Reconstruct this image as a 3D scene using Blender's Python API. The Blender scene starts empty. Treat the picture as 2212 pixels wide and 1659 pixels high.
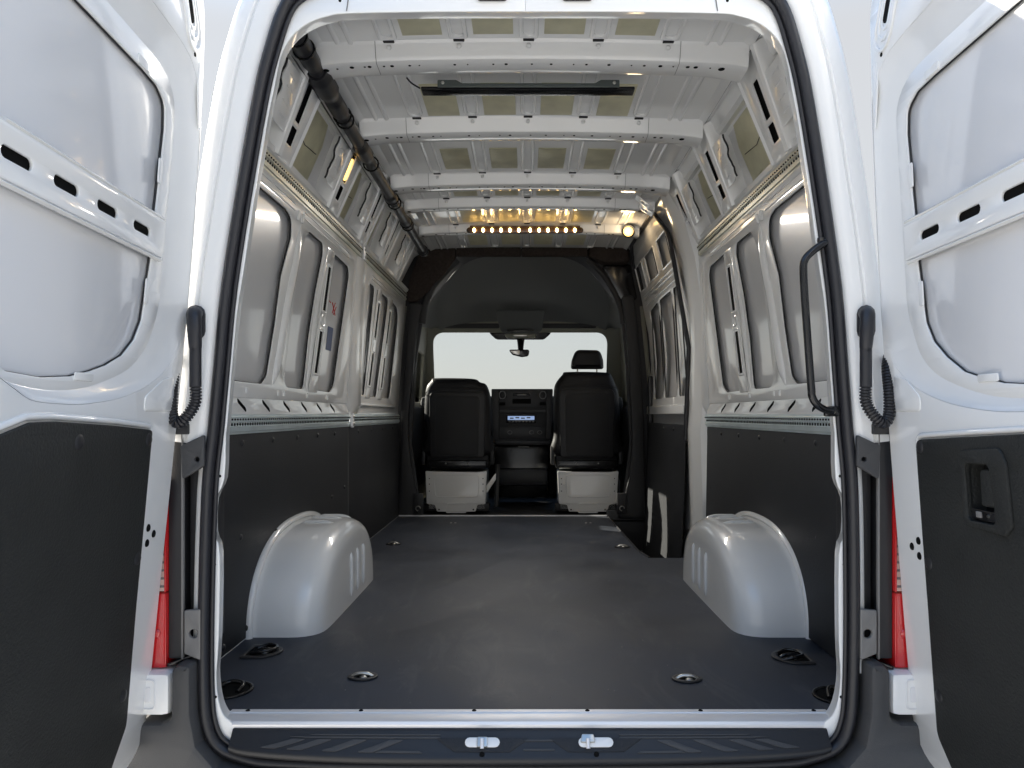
import bpy, bmesh, math, random
from mathutils import Vector, Matrix
random.seed(7)
R = math.radians
sc = bpy.context.scene
COL = sc.collection

# ------------------------------------------------------------------ camera
cam = bpy.data.cameras.new("camera"); camo = bpy.data.objects.new("camera", cam)
COL.objects.link(camo); sc.camera = camo
camo.location = (0, -1.72, 0.70); camo.rotation_euler = (R(90), 0, 0)
cam.sensor_width = 36; cam.lens = 36*1609/2212
cam.shift_x = -29/2212; cam.shift_y = 65.5/2212
cam.clip_start = 0.02; cam.clip_end = 2000

# ------------------------------------------------------------------ sky, sun, exposure
SUN_DIR = Vector((-1.90, 1.20, 1.12)).normalized()      # towards the sun
w = bpy.data.worlds.new("World"); sc.world = w; w.use_nodes = True
nt = w.node_tree; nt.nodes.clear()
out = nt.nodes.new("ShaderNodeOutputWorld"); bg = nt.nodes.new("ShaderNodeBackground")
sky = nt.nodes.new("ShaderNodeTexSky"); sky.sky_type = 'NISHITA'; sky.sun_disc = False
sky.sun_elevation = math.asin(SUN_DIR.z); sky.sun_rotation = math.atan2(SUN_DIR.x, SUN_DIR.y)
sky.dust_density = 0.6; sky.ozone_density = 3.0; sky.air_density = 1.4
mixs = nt.nodes.new("ShaderNodeMix"); mixs.data_type = 'RGBA'
tcw = nt.nodes.new("ShaderNodeTexCoord"); sepw = nt.nodes.new("ShaderNodeSeparateXYZ"); mrw = nt.nodes.new("ShaderNodeMapRange")
mrw.interpolation_type = 'SMOOTHSTEP'                   # pale cloud low down, thinning to blue overhead
mrw.inputs['From Min'].default_value = .43; mrw.inputs['From Max'].default_value = .64
mrw.inputs['To Min'].default_value = .96; mrw.inputs['To Max'].default_value = .0
nt.links.new(tcw.outputs['Generated'], sepw.inputs[0]); nt.links.new(sepw.outputs['Z'], mrw.inputs['Value'])
nt.links.new(mrw.outputs[0], mixs.inputs['Factor'])
mixs.inputs['B'].default_value = (1.40, 1.41, 1.43, 1)
nt.links.new(sky.outputs[0], mixs.inputs['A']); nt.links.new(mixs.outputs['Result'], bg.inputs[0])
bg.inputs[1].default_value = 0.15
nt.links.new(bg.outputs[0], out.inputs[0])
sl = bpy.data.lights.new("sun", 'SUN'); sl.energy = 5.0; sl.angle = R(0.5); sl.color = (1, .92, .80)
so = bpy.data.objects.new("sun", sl); COL.objects.link(so)
so.rotation_euler = SUN_DIR.to_track_quat('Z', 'Y').to_euler()
sc.view_settings.view_transform = 'Standard'; sc.view_settings.look = 'None'
sc.view_settings.exposure = 1.72; sc.view_settings.gamma = 1.0
sc.cycles.max_bounces = 8; sc.cycles.diffuse_bounces = 6; sc.cycles.glossy_bounces = 3
sc.cycles.transparent_max_bounces = 12

# ------------------------------------------------------------------ materials
def mat(name, col, rough=.5, metal=0, coat=0, coat_r=.06, bump=0, bscale=200, var=0, vscale=3, detail=4, emit=None, estr=0, spec=.5, rvar=0):
    m = bpy.data.materials.new(name); m.use_nodes = True
    t = m.node_tree; b = t.nodes["Principled BSDF"]
    b.inputs['Base Color'].default_value = (*col, 1); b.inputs['Roughness'].default_value = rough
    b.inputs['Metallic'].default_value = metal; b.inputs['Coat Weight'].default_value = coat
    b.inputs['Coat Roughness'].default_value = coat_r; b.inputs['Specular IOR Level'].default_value = spec
    tc = t.nodes.new("ShaderNodeTexCoord")
    if bump:
        n = t.nodes.new("ShaderNodeTexNoise"); n.inputs['Scale'].default_value = bscale; n.inputs['Detail'].default_value = detail
        bp = t.nodes.new("ShaderNodeBump"); bp.inputs['Strength'].default_value = bump; bp.inputs['Distance'].default_value = .002
        t.links.new(tc.outputs['Object'], n.inputs['Vector']); t.links.new(n.outputs['Fac'], bp.inputs['Height'])
        t.links.new(bp.outputs[0], b.inputs['Normal'])
    if var or rvar:
        n2 = t.nodes.new("ShaderNodeTexNoise"); n2.inputs['Scale'].default_value = vscale; n2.inputs['Detail'].default_value = 6
        t.links.new(tc.outputs['Object'], n2.inputs['Vector'])
        if var:
            mr = t.nodes.new("ShaderNodeMapRange"); mr.inputs['From Min'].default_value = .3; mr.inputs['From Max'].default_value = .7
            mr.inputs['To Min'].default_value = 1-var; mr.inputs['To Max'].default_value = 1+var
            mx = t.nodes.new("ShaderNodeVectorMath"); mx.operation = 'SCALE'; mx.inputs[0].default_value = col
            t.links.new(n2.outputs['Fac'], mr.inputs['Value']); t.links.new(mr.outputs[0], mx.inputs['Scale'])
            t.links.new(mx.outputs[0], b.inputs['Base Color'])
        if rvar:
            mr = t.nodes.new("ShaderNodeMapRange"); mr.inputs['From Min'].default_value = .3; mr.inputs['From Max'].default_value = .7
            mr.inputs['To Min'].default_value = max(.02, rough-rvar); mr.inputs['To Max'].default_value = rough+rvar
            t.links.new(n2.outputs['Fac'], mr.inputs['Value']); t.links.new(mr.outputs[0], b.inputs['Roughness'])
    if emit:
        b.inputs['Emission Color'].default_value = (*emit, 1); b.inputs['Emission Strength'].default_value = estr
    if emit: m.cycles.emission_sampling = 'NONE'
    return m
M = {}
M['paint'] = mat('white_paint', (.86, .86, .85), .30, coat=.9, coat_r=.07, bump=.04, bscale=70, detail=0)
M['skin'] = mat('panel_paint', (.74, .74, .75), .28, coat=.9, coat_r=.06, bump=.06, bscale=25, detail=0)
M['lining'] = mat('black_lining', (.020, .021, .024), .55, bump=.5, bscale=220, var=.15, vscale=4, spec=.35)
M['trim'] = mat('black_grained_trim', (.022, .023, .022), .62, bump=1.0, bscale=190, var=.12, vscale=9, spec=.3)
M['floor'] = mat('floor_coating', (.032, .038, .052), .54, bump=.35, bscale=420, var=.28, vscale=2.2, spec=.5, rvar=.09)
M['plastic'] = mat('black_plastic', (.018, .018, .02), .45)
M['gloss'] = mat('gloss_black', (.008, .008, .009), .18)
M['rubber'] = mat('seal_rubber', (.018, .018, .022), .42)
M['bumper'] = mat('grey_bumper', (.055, .055, .057), .55, bump=.5, bscale=500)
M['galv'] = mat('galvanised_steel', (.74, .82, .83), .34, metal=.5, var=.08, vscale=9, rvar=.05)
M['galvo'] = mat('olive_galvanised_steel', (.60, .61, .54), .38, metal=.6, var=.10, vscale=9, rvar=.05)
M['alu'] = mat('aluminium', (.88, .88, .90), .52, metal=.65, rvar=.07, vscale=6)
M['steel'] = mat('steel', (.6, .58, .54), .3, metal=1)
M['bracket'] = mat('dark_green_steel', (.09, .105, .10), .45, metal=.3)
M['pad'] = mat('olive_damping_pad', (.60, .57, .40), .6, bump=.5, bscale=60, var=.10, vscale=12)
M['foil'] = mat('foil_damping_pad', (.60, .57, .40), .45, metal=.4, bump=1.0, bscale=45, var=.1, vscale=12)
M['bead'] = mat('dark_sealant_and_shade', (.02, .02, .022), .6)
M['hole'] = mat('opening_shade', (.006, .006, .006), .9, spec=.1)  # near-black colour carries the shade inside holes and slots
M['felt'] = mat('brown_black_felt', (.045, .036, .032), .95, bump=1.0, bscale=500, var=.25, vscale=60, spec=.1)
M['headliner'] = mat('charcoal_headliner', (.145, .148, .145), .85, bump=.3, bscale=500, spec=.2)
M['console'] = mat('dark_console', (.075, .077, .075), .8)
M['seat'] = mat('black_seat_cover', (.014, .014, .016), .5, bump=.3, bscale=250, spec=.4)
M['olive'] = mat('grey_beige_trim', (.20, .195, .155), .6)
M['cabdark'] = mat('dark_cab_trim', (.02, .02, .022), .6)
M['red'] = mat('red_lens', (.55, .012, .014), .12, coat=1, emit=(.8, .02, .02), estr=0)
M['clear'] = mat('clear_lens', (.75, .55, .48), .12, coat=1)
M['screen'] = mat('lit_display', (.2, .3, .45), .3, emit=(.45, .62, 1), estr=.17)
M['blue'] = mat('blue_sticker', (.035, .06, .16), .4)
M['redink'] = mat('red_ink', (.5, .04, .03), .6)
M['amber'] = mat('amber_bulb', (1, .7, .3), .3, emit=(1, .62, .22), estr=7)
M['amberl'] = mat('amber_lamp_and_glint', (1, .7, .3), .3, emit=(1, .56, .14), estr=1.0)  # shared by the work lamp glass and the painted post glint
M['barwood'] = mat('lamp_bar_brown', (.05, .028, .014), .3, coat=.6)
M['greybar'] = mat('grey_strip', (.19, .185, .18), .45)
M['ground'] = mat('concrete', (.60, .575, .53), .9, bump=.5, bscale=30, var=.10, vscale=.6)

def floor_dust(m):
    t = m.node_tree; b = t.nodes["Principled BSDF"]
    tc = t.nodes.new("ShaderNodeTexCoord"); mp = t.nodes.new("ShaderNodeMapping"); mp.inputs['Scale'].default_value = (3.2, 1.1, 1); mp.inputs['Rotation'].default_value = (0, 0, .5)
    n = t.nodes.new("ShaderNodeTexNoise"); n.inputs['Scale'].default_value = 2.4; n.inputs['Detail'].default_value = 9; n.inputs['Roughness'].default_value = .72; n.inputs['Distortion'].default_value = .8
    r = t.nodes.new("ShaderNodeMapRange"); r.inputs['From Min'].default_value = .52; r.inputs['From Max'].default_value = .74; r.inputs['To Max'].default_value = .42
    mx = t.nodes.new("ShaderNodeMix"); mx.data_type = 'RGBA'; mx.inputs['B'].default_value = (.13, .13, .13, 1)
    src = b.inputs['Base Color'].links[0].from_socket
    t.links.new(tc.outputs['Object'], mp.inputs[0]); t.links.new(mp.outputs[0], n.inputs['Vector']); t.links.new(n.outputs['Fac'], r.inputs['Value'])
    t.links.new(r.outputs[0], mx.inputs['Factor']); t.links.new(src, mx.inputs['A']); t.links.new(mx.outputs['Result'], b.inputs['Base Color'])
floor_dust(M['floor'])
def glass_mat():
    m = bpy.data.materials.new('window_glass'); m.use_nodes = True; t = m.node_tree; t.nodes.clear()
    o = t.nodes.new("ShaderNodeOutputMaterial"); tr = t.nodes.new("ShaderNodeBsdfTransparent"); gl = t.nodes.new("ShaderNodeBsdfGlossy")
    fr = t.nodes.new("ShaderNodeFresnel"); mx = t.nodes.new("ShaderNodeMixShader")
    fr.inputs[0].default_value = 1.45
    tr.inputs[0].default_value = (.93, .945, .94, 1); gl.inputs['Roughness'].default_value = .02
    t.links.new(fr.outputs[0], mx.inputs[0]); t.links.new(tr.outputs[0], mx.inputs[1]); t.links.new(gl.outputs[0], mx.inputs[2])
    t.links.new(mx.outputs[0], o.inputs[0]); return m
M['glass'] = glass_mat()

# ------------------------------------------------------------------ helpers
W = {}
def obj(name, me, m, parent=None, mw=None, label=None):
    o = bpy.data.objects.new(name, me); COL.objects.link(o)
    mw = mw or Matrix.Identity(4)
    if me is not None and m is not None and len(me.materials) == 0: me.materials.append(M[m])
    if parent is not None:
        o.parent = parent; o.matrix_parent_inverse = W[parent.name].inverted()
    o.matrix_basis = mw; W[o.name] = mw.copy()
    if label: o['label'] = label
    return o
def finish(bm, ang=38):
    bmesh.ops.recalc_face_normals(bm, faces=bm.faces)
    me = bpy.data.meshes.new("mesh"); bm.to_mesh(me); bm.free()
    me.shade_smooth(); me.set_sharp_from_angle(angle=R(ang)); return me
def pydata(v, f, ang=38):
    bm = bmesh.new(); vs = [bm.verts.new(p) for p in v]
    for q in f:
        try: bm.faces.new([vs[i] for i in q])
        except ValueError: pass
    bmesh.ops.remove_doubles(bm, verts=bm.verts, dist=1e-5)
    return finish(bm, ang)
def rpoly(pts, rad=.02, n=5):
    """rounded polygon; pts (x,y) or (x,y,r)"""
    out = []; N = len(pts)
    for i in range(N):
        p = Vector(pts[i][:2]); a = Vector(pts[i-1][:2]); b = Vector(pts[(i+1) % N][:2])
        r = pts[i][2] if len(pts[i]) > 2 else rad
        d1 = a-p; d2 = b-p; l1 = d1.length; l2 = d2.length
        if r <= 0 or l1 < 1e-6 or l2 < 1e-6: out.append((p.x, p.y)); continue
        d1 /= l1; d2 /= l2
        ang = math.acos(max(-1, min(1, d1.dot(d2))))
        if ang > 3.05: out.append((p.x, p.y)); continue
        t = min(r/math.tan(ang/2), l1*.48, l2*.48)
        s = p+d1*t; e = p+d2*t
        for k in range(n+1):
            u = k/n; q = s*(1-u)**2+p*(2*u*(1-u))+e*u*u
            out.append((q.x, q.y))
    return out
def rrect(x0, y0, x1, y1, r=.02, n=5): return rpoly([(x0, y0), (x1, y0), (x1, y1), (x0, y1)], r, n)
def capsule(cx, cy, L, wd, ang=0, n=6):
    o = []; h = L/2-wd/2
    for k in range(n+1):
        a = -math.pi/2+math.pi*k/n; o.append((h+wd/2*math.cos(a), wd/2*math.sin(a)))
    for k in range(n+1):
        a = math.pi/2+math.pi*k/n; o.append((-h+wd/2*math.cos(a), wd/2*math.sin(a)))
    c, s = math.cos(ang), math.sin(ang)
    return [(cx+x*c-y*s, cy+x*s+y*c) for x, y in o]
def spline(pts, n=6, closed=False):
    P = [Vector(p) for p in pts]; o = []; N = len(P)
    rng = range(N if closed else N-1)
    for i in rng:
        p0 = P[(i-1) % N] if closed or i > 0 else P[0]; p1 = P[i]; p2 = P[(i+1) % N]
        p3 = P[(i+2) % N] if closed or i+2 < N else P[-1]
        for k in range(n):
            t = k/n
            o.append(.5*((2*p1)+(p2-p0)*t+(2*p0-5*p1+4*p2-p3)*t*t+(3*p1-p0-3*p2+p3)*t**3))
    if not closed: o.append(P[-1])
    return o
def plate(loops, th, xf, bev=.002, slices=None, axis=1, ang=38):
    """flat plate with holes, thickness th centred on w=0, rounded edges; xf(u,v,w)->3D"""
    cu = bpy.data.curves.new("c", 'CURVE'); cu.dimensions = '2D'; cu.fill_mode = 'BOTH'
    cu.extrude = max(th/2-bev, 1e-4); cu.bevel_depth = bev; cu.bevel_resolution = 1 if bev else 0
    cu.offset = -bev
    for lp in loops:
        s = cu.splines.new('POLY'); s.points.add(len(lp)-1); s.use_cyclic_u = True
        for i, p in enumerate(lp): s.points[i].co = (p[0], p[1], 0, 1)
    ob = bpy.data.objects.new("c", cu); me0 = bpy.data.meshes.new_from_object(ob)
    bm = bmesh.new(); bm.from_mesh(me0)
    bpy.data.objects.remove(ob); bpy.data.curves.remove(cu); bpy.data.meshes.remove(me0)
    bmesh.ops.remove_doubles(bm, verts=bm.verts, dist=1e-5)
    if slices:
        a, b, st = slices; z = a
        while z < b:
            n = [0, 0, 0]; n[axis] = 1; c = [0, 0, 0]; c[axis] = z
            bmesh.ops.bisect_plane(bm, geom=bm.verts[:]+bm.edges[:]+bm.faces[:], plane_co=c, plane_no=n); z += st
    for v in bm.verts: v.co = Vector(xf(*v.co))
    return finish(bm, ang)
def loft(rows, closed_u=False, closed_v=False, ang=38):
    v = [tuple(p) for r in rows for p in r]; n = len(rows[0]); f = []
    for i in range(len(rows) if closed_v else len(rows)-1):
        i2 = (i+1) % len(rows)
        for j in range(n if closed_u else n-1):
            j2 = (j+1) % n; f.append((i*n+j, i*n+j2, i2*n+j2, i2*n+j))
    return pydata(v, f, ang)
def tube_bm(bm, path, r, seg=10, closed=False, caps=True, flat=1.0, fax=None):
    P = [Vector(p) for p in path]; N = len(P)
    up = None; rings = []
    for i in range(N):
        t = (P[(i+1) % N]-P[i-1]) if closed else (P[min(i+1, N-1)]-P[max(i-1, 0)])
        t.normalize()
        if fax is not None: up2 = Vector(fax)
        elif up is None: up2 = Vector((0, 0, 1)) if abs(t.z) < .9 else Vector((1, 0, 0))
        else: up2 = up
        up = (up2-t*up2.dot(t)).normalized(); sd = t.cross(up)
        rr = r(i/(N-1)) if callable(r) else r
        rings.append([bm.verts.new(P[i]+(up*math.cos(2*math.pi*k/seg)*flat+sd*math.sin(2*math.pi*k/seg))*rr) for k in range(seg)])
    for i in range(N if closed else N-1):
        a, b = rings[i], rings[(i+1) % N]
        for k in range(seg): bm.faces.new((a[k], a[(k+1) % seg], b[(k+1) % seg], b[k]))
    if caps and not closed:
        bm.faces.new(rings[0]); bm.faces.new(rings[-1])
def tube(path, r, seg=10, closed=False, flat=1.0, fax=None, ang=50):
    bm = bmesh.new(); tube_bm(bm, path, r, seg, closed, True, flat, fax); return finish(bm, ang)
def box_bm(bm, c, s, bev=.004, rot=None, seg=2):
    m = Matrix.Translation(c) @ (rot.to_4x4() if rot else Matrix.Identity(4)) @ Matrix.Diagonal((*s, 1))
    g = bmesh.ops.create_cube(bm, size=1, matrix=m)
    if bev:
        es = list({e for v in g['verts'] for e in v.link_edges})
        bmesh.ops.bevel(bm, geom=es, offset=min(bev, min(s)*.45), segments=seg, affect='EDGES', profile=.6)
def box(c, s, bev=.004, rot=None, seg=2):
    bm = bmesh.new(); box_bm(bm, c, s, bev, rot, seg); return finish(bm)
def prism(loop, xf, th, bev=.003, **k): return plate([loop], th, xf, bev, **k)
def disc_me(r, h=.002, n=12):
    bm = bmesh.new(); bmesh.ops.create_cone(bm, cap_ends=True, segments=n, radius1=r, radius2=r*.92, depth=h); return finish(bm)
def dome_me(r, h, n=12):
    rows = []
    for i in range(4):
        a = i/3*math.pi/2
        rows.append([(r*math.cos(a)*math.cos(2*math.pi*k/n), r*math.cos(a)*math.sin(2*math.pi*k/n), h*math.sin(a)) for k in range(n)])
    return loft(rows, closed_u=True)
def facing(p, nrm):
    q = Vector(nrm).to_track_quat('Z', 'Y'); return Matrix.Translation(p) @ q.to_matrix().to_4x4()

# ------------------------------------------------------------------ ground
GZ = -.66
g = obj('ground', pydata([(-300, -300, GZ), (300, -300, GZ), (300, 300, GZ), (-300, 300, GZ)], [(0, 1, 2, 3)]), 'ground')
g['kind'] = 'structure'

# ------------------------------------------------------------------ the van
VL = (0, 1.7, GZ)
van = bpy.data.objects.new('cargo_van', None); COL.objects.link(van); van.location = VL
W[van.name] = Matrix.Translation(VL)
van['label'] = 'white high-roof cargo van seen into its load space through open rear doors'
van['category'] = 'van'
def P(name, me, m, parent=None, mw=None, label=None): return obj(name, me, m, parent or van, mw, label)
RO = .020
def sx(s, x, z=.7): return -x if s < 0 else x+.012+.0155*z     # right half stands a little further out
def ip(tab, z):
    if z <= tab[0][0]: return tab[0][1]
    for (a, b), (c, d) in zip(tab, tab[1:]):
        if z <= c: return b+(d-b)*(z-a)/(c-a)
    return tab[-1][1]

# ---- outer shell
SIDE = [(-.45, .90), (-.2, .925), (.1, .935), (.4, .94), (.66, .938)]
def shell(s):
    rows = []
    for y in (.06, .3, .8, 1.6, 2.4, 3.6):
        rows.append([(sx(s, x if x > 0 else -RO/2*0, z) if x > 0 else 0.0, y, z) for z, x in SIDE])
    return loft(rows)
for s in (-1, 1):
    P('body_side', shell(s), 'paint', label='white outer body side behind the open %s door' % ('left' if s < 0 else 'right'))
P('underfloor', box((0.01, 1.75, -.33), (1.86, 3.5, .02), .004), 'cabdark')

# ---- rear opening: jamb, seal, pillar
JIN = [(0, 1.613), (-.2, 1.6125), (-.399, 1.609), (-.446, 1.603), (-.486, 1.59), (-.52, 1.567), (-.544, 1.536), (-.558, 1.499), (-.57, 1.438), (-.584, 1.371), (-.598, 1.287), (-.61, 1.221), (-.638, 1.033), (-.656, .915), (-.676, .68), (-.679, .659), (-.683, .553), (-.704, .503), (-.706, .43), (-.693, .381), (-.696, .184), (-.701, .109), (-.696, .052), (-.684, .018), (-.665, .000), (-.66, -.03)]
SEAL = [(0, 1.70), (-.25, 1.697), (-.40, 1.688), (-.47, 1.672), (-.52, 1.645), (-.548, 1.605), (-.573, 1.529), (-.597, 1.435), (-.632, 1.242), (-.672, .986), (-.69, .799), (-.703, .66), (-.716, .527), (-.724, .265), (-.724, .078), (-.715, -.004), (-.688, -.05), (-.63, -.074), (-.566, -.084), (-.366, -.091), (0, -.094)]
def half(s, L): return [(sx(s, -x, z) if x < -1e-6 else 0.0, z) for x, z in L]
def seal_off(L, d):
    out = []
    for i in range(len(L)):
        a = Vector(L[max(i-1, 0)]); b = Vector(L[min(i+1, len(L)-1)]); t = (b-a).normalized(); n = Vector((t.y, -t.x))
        if n.x > 0 and i < 8: pass
        q = Vector(L[i])+n*d; out.append((q.x, q.y))
    return out
SP = [(p.x, p.y) for p in spline([(x, z) for x, z in SEAL], 4)]
def outn(i, L=SP):
    a = Vector(L[max(i-1, 0)]); b = Vector(L[min(i+1, len(L)-1)]); t = (b-a).normalized()
    n = Vector((-t.y, t.x)); c = Vector(L[i])-Vector((0, .8))
    return n if n.dot(c) > 0 else -n
def offs(d, L=SP): return [tuple(Vector(L[i])+outn(i, L)*d) for i in range(len(L))]
jamb = None
for s in (-1, 1):
    ji = half(s, [(p.x, p.y) for p in spline(JIN, 3)]); so_ = half(s, [p for p in offs(-.012) if p[1] > -.03 or p[0] < -.6])
    loop = ji+[q for q in reversed(so_) if q[1] > -.06]
    # clean duplicates
    lp = []
    for q in loop:
        if not lp or (Vector(q)-Vector(lp[-1])).length > 1e-4: lp.append(q)
    j = P('door_jamb', plate([lp], .006, lambda u, v, w_: (u, -.03+w_, v), .002), 'paint')
    if s < 0: jamb = j
    # inner return of the jamb, running forward into the load space
    rows = []
    for y, d in ((-.031, 0), (-.02, .004), (.02, .012), (.06, .06), (.15, .14), (.36, .22)):
        rows.append([(sx(s, -q[0], q[1]) if q[0] < -.01 else 0.0, y, q[1]) for q in offs(d, [(p.x, p.y) for p in spline(JIN[:-1], 3)])])
    P('jamb_return', loft(rows), 'paint', j)
    # white channel outside the seal
    base = SP
    i0 = next(i for i, q in enumerate(base) if q[1] < .64 and q[0] < -.5)
    prof_up = [(-.004, -.030), (.010, -.036), (.018, -.047), (.030, -.052), (.052, -.052), (.056, -.046), (.060, -.045), (.064, -.050), (.090, -.046), (.104, -.034), (.116, -.008), (.138, .045), (.178, .15), (.212, .27), (.245, .40), (.290, .54), (.318, .8), (.320, 2.0), (.320, 3.60)]
    prof_lo = [(-.004, -.030), (.010, -.034), (.018, -.040), (.026, -.036), (.030, -.02), (.032, .05)]
    rows = []
    for d, y in prof_up:
        q = offs(d); rows.append([(sx(s, -a, b) if a < -.01 else 0.0, y, b) for a, b in q[:i0+1]])
    P('rear_pillar', loft(rows, ang=50), 'paint')
    rows = []
    i1 = next(i for i, q in enumerate(base) if q[1] < .12 and q[0] < -.5)
    for d, y in prof_lo:
        q = offs(d); rows.append([(sx(s, -a, b), y, b) for a, b in q[i0-2:i1+1]])
    P('pillar_foot', loft(rows, ang=50), 'paint')
    # small fixing holes in the flange
    hm = disc_me(.0035, .002)
    for (a, b) in [(-.597, 1.36), (-.588, 1.40), (-.622, 1.22), (-.655, .99), (-.682, .70), (-.692, .56), (-.704, .36), (-.709, .17), (-.702, .06), (-.42, 1.637), (-.21, 1.645)]:
        P('bolt_hole', hm, 'hole', j, facing((sx(s, -a, b), -.0335, b), (0, -1, 0)))
full = half(-1, SP)+[q for q in reversed(half(1, SP))][1:-1]
P('door_seal', tube([(x, -.042, z) for x, z in full], .0125, 12, closed=True, flat=1.25, fax=(0, 1, 0)), 'rubber', label='black rubber seal round the rear door opening')
lipl = half(-1, offs(-.017))+[q for q in reversed(half(1, offs(-.017)))][1:-1]
P('seal_lip', tube([(x, -.038, z) for x, z in lipl], .0055, 8, closed=True, fax=(0, 1, 0)), 'rubber')
for x in (-.405, .435):
    P('panel_seam', tube([(x, -.0345, 1.613), (x+(.012 if x < 0 else -.012), -.0345, 1.69)], .0012, 5), 'greybar', jamb)
# roof latch plates in the header
for cx in (-.075, .117):
    lk = P('latch_plate', plate([rrect(cx-.034, 1.634, cx+.034, 1.668, .008)], .008, lambda u, v, w_: (u, -.038+w_, v), .002), 'gloss')
    for k in (-.02, 0, .02): P('screw', dome_me(.006, .004), 'steel', lk, facing((cx+k, -.042, 1.640), (0, -1, 0)))

# ---- rear doors
def pl(z): return ((-.0199*z+.0253)*z+.093)*z-.8448
def pr(z): return ((-.0095*z-.0002)*z+.085)*z-.8632
def make_door(s):
    f, m_, du, dr = (pl, .0715, -.045, 0.0) if s < 0 else (pr, .025, -.073, -.028)
    def X(u, v, w_):
        x = f(v)+m_*u+w_
        return (x if s < 0 else -x, -.06-u, v)
    def X2(w0): return lambda u, v, w_: X(u, v, w0+w_)
    SL = (-.1, 1.8, .07)
    big = [(.006+0, .90), (.004, 1.0), (.003, 1.2), (.004, 1.33), (.013, 1.402), (.042, 1.437), (.075, 1.458), (.137, 1.469), (.32, 1.475), (.52, 1.475), (.70, 1.475), (.725, 1.45), (.73, 1.2), (.73, .90), (.72, .815), (.66, .765), (.593, .735), (.552, .721), (.477, .717), (.398, .718), (.278, .731), (.173, .756), (.089, .793), (.047, .834), (.020, .87)]
    big = [(max(.004, u+(dr if u < .7 else 0)*.3), v-(.012 if s > 0 and v < .9 else 0)) for u, v in big]
    lip = [(.167, .93), (.166, 1.0), (.163, 1.16), (.158, 1.293), (.160, 1.34), (.187, 1.373), (.237, 1.389), (.316, 1.392), (.52, 1.392), (.68, 1.392), (.70, 1.37), (.705, 1.2), (.705, .92), (.70, .85), (.67, .79), (.62, .755), (.58, .742), (.492, .741), (.394, .754), (.274, .789), (.212, .833), (.185, .875)]
    lip = [(u+(du if u < .6 else 0), v-(.012 if s > 0 and v < .85 else 0)) for u, v in lip]
    upo = [(.208, 1.096, .008), (.190, 1.28, .05), (.195, 1.330, .03), (.235, 1.349, .03), (.30, 1.352, .02), (.68, 1.352, .03), (.68, 1.096, .02)]
    upo = [(u+(du if u < .6 else 0), v, r) for u, v, r in upo]
    loo = [(.208, 1.020, .010), (.68, 1.020, .02), (.685, .86, .05), (.65, .79, .05), (.60, .762, .03), (.554, .757, .02), (.47, .763, .02), (.408, .775, .02), (.353, .789, .02), (.294, .812, .02), (.252, .845, .02), (.228, .885, .02), (.220, .94, .02)]
    loo = [(u+(du if u < .6 else 0), v-(.010 if s > 0 and v < .8 else 0), r) for u, v, r in loo]
    outer = rpoly([(0, -.052, .11), (.74, -.052, .05), (.74, 1.76, .05), (0.10, 1.76, .05), (0.0, 1.60, .10)], n=8)
    big_s = [(p.x, p.y) for p in spline([Vector(p) for p in big], 4, True)]
    lip_s = [(p.x, p.y) for p in spline([Vector(p) for p in lip], 4, True)]
    # circular-cast resampling so both loops share angles
    C = Vector((.43, 1.07))
    def cast(loop, N=140):
        o = []
        for k in range(N):
            a = 2*math.pi*k/N; d = Vector((math.cos(a), math.sin(a))); best = None
            for i in range(len(loop)):
                p = Vector(loop[i])-C; q = Vector(loop[(i+1) % len(loop)])-C; e = q-p
                den = d.x*e.y-d.y*e.x
                if abs(den) < 1e-12: continue
                t = (p.x*e.y-p.y*e.x)/den; u = (p.x*d.y-p.y*d.x)/den
                if t > 0 and -1e-6 <= u <= 1+1e-6 and (best is None or t > best): best = t
            o.append(tuple(C+d*best))
        return o
    bc, lc = cast(big_s), cast(lip_s)
    hl = [rrect(.314, .506, .404, .618, .01)] if s > 0 else []
    fr = plate([outer, bc]+hl, .010, X2(-.005), .003, SL, 1)
    root = P('rear_door', fr, 'paint', label='open %s rear door with white stamped inner frame' % ('left' if s < 0 else 'right'))
    rows = []
    for t, wv in ((0, -.001), (.05, -.002), (.12, -.005), (.5, -.011), (.85, -.0155), (.95, -.0168), (1, -.0168)):
        rows.append([X(a[0]+(b[0]-a[0])*t, a[1]+(b[1]-a[1])*t, wv) for a, b in zip(bc, lc)])
    P('frame_flange', loft(rows, closed_u=True, ang=50), 'paint', root)
    lc2 = [tuple(C+(Vector(p)-C)*1.03) for p in lc]
    P('inner_frame', plate([lc2, rpoly(upo), rpoly(loo)], .004, X2(-.0185), .0012, SL, 1), 'paint', root)
    inn = rrect(.02, -.02, .72, 1.72, .05)
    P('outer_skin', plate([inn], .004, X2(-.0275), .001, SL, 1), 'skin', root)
    # hinge-side return
    rows = []
    for du_, wv in ((0, -.003), (-.004, -.010), (-.006, -.03), (-.002, -.062), (.01, -.068), (.74, -.068)):
        rows.append([X(du_+(.10*max(0, (.08-v)/.13)**2 if v < .08 else (.10*((v-1.60)/.16)**2 if v > 1.6 else 0)), v, wv) for v in [-.05+.09*k for k in range(21)]])
    P('door_edge', loft(rows, ang=50), 'paint', root)
    # horizontal beam with slots
    sls = [.275+du, .41+du, .541+du, .668+du]
    beam = plate([rpoly([(.175+du, 1.020, .006), (.70, 1.020, .006), (.70, 1.097, .006), (.175+du, 1.097, .006)])]+[capsule(u, 1.057, .072, .017) for u in sls], .006, X2(-.0125), .0025, SL, 1)
    bo = P('cross_beam', beam, 'paint', root)
    for v in (1.100, 1.016):
        P('beam_fold', tube([X(u, v, -.0145) for u in [.178+du+.04*k for k in range(14)]], .006, 8, flat=.6), 'paint', bo)
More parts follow.
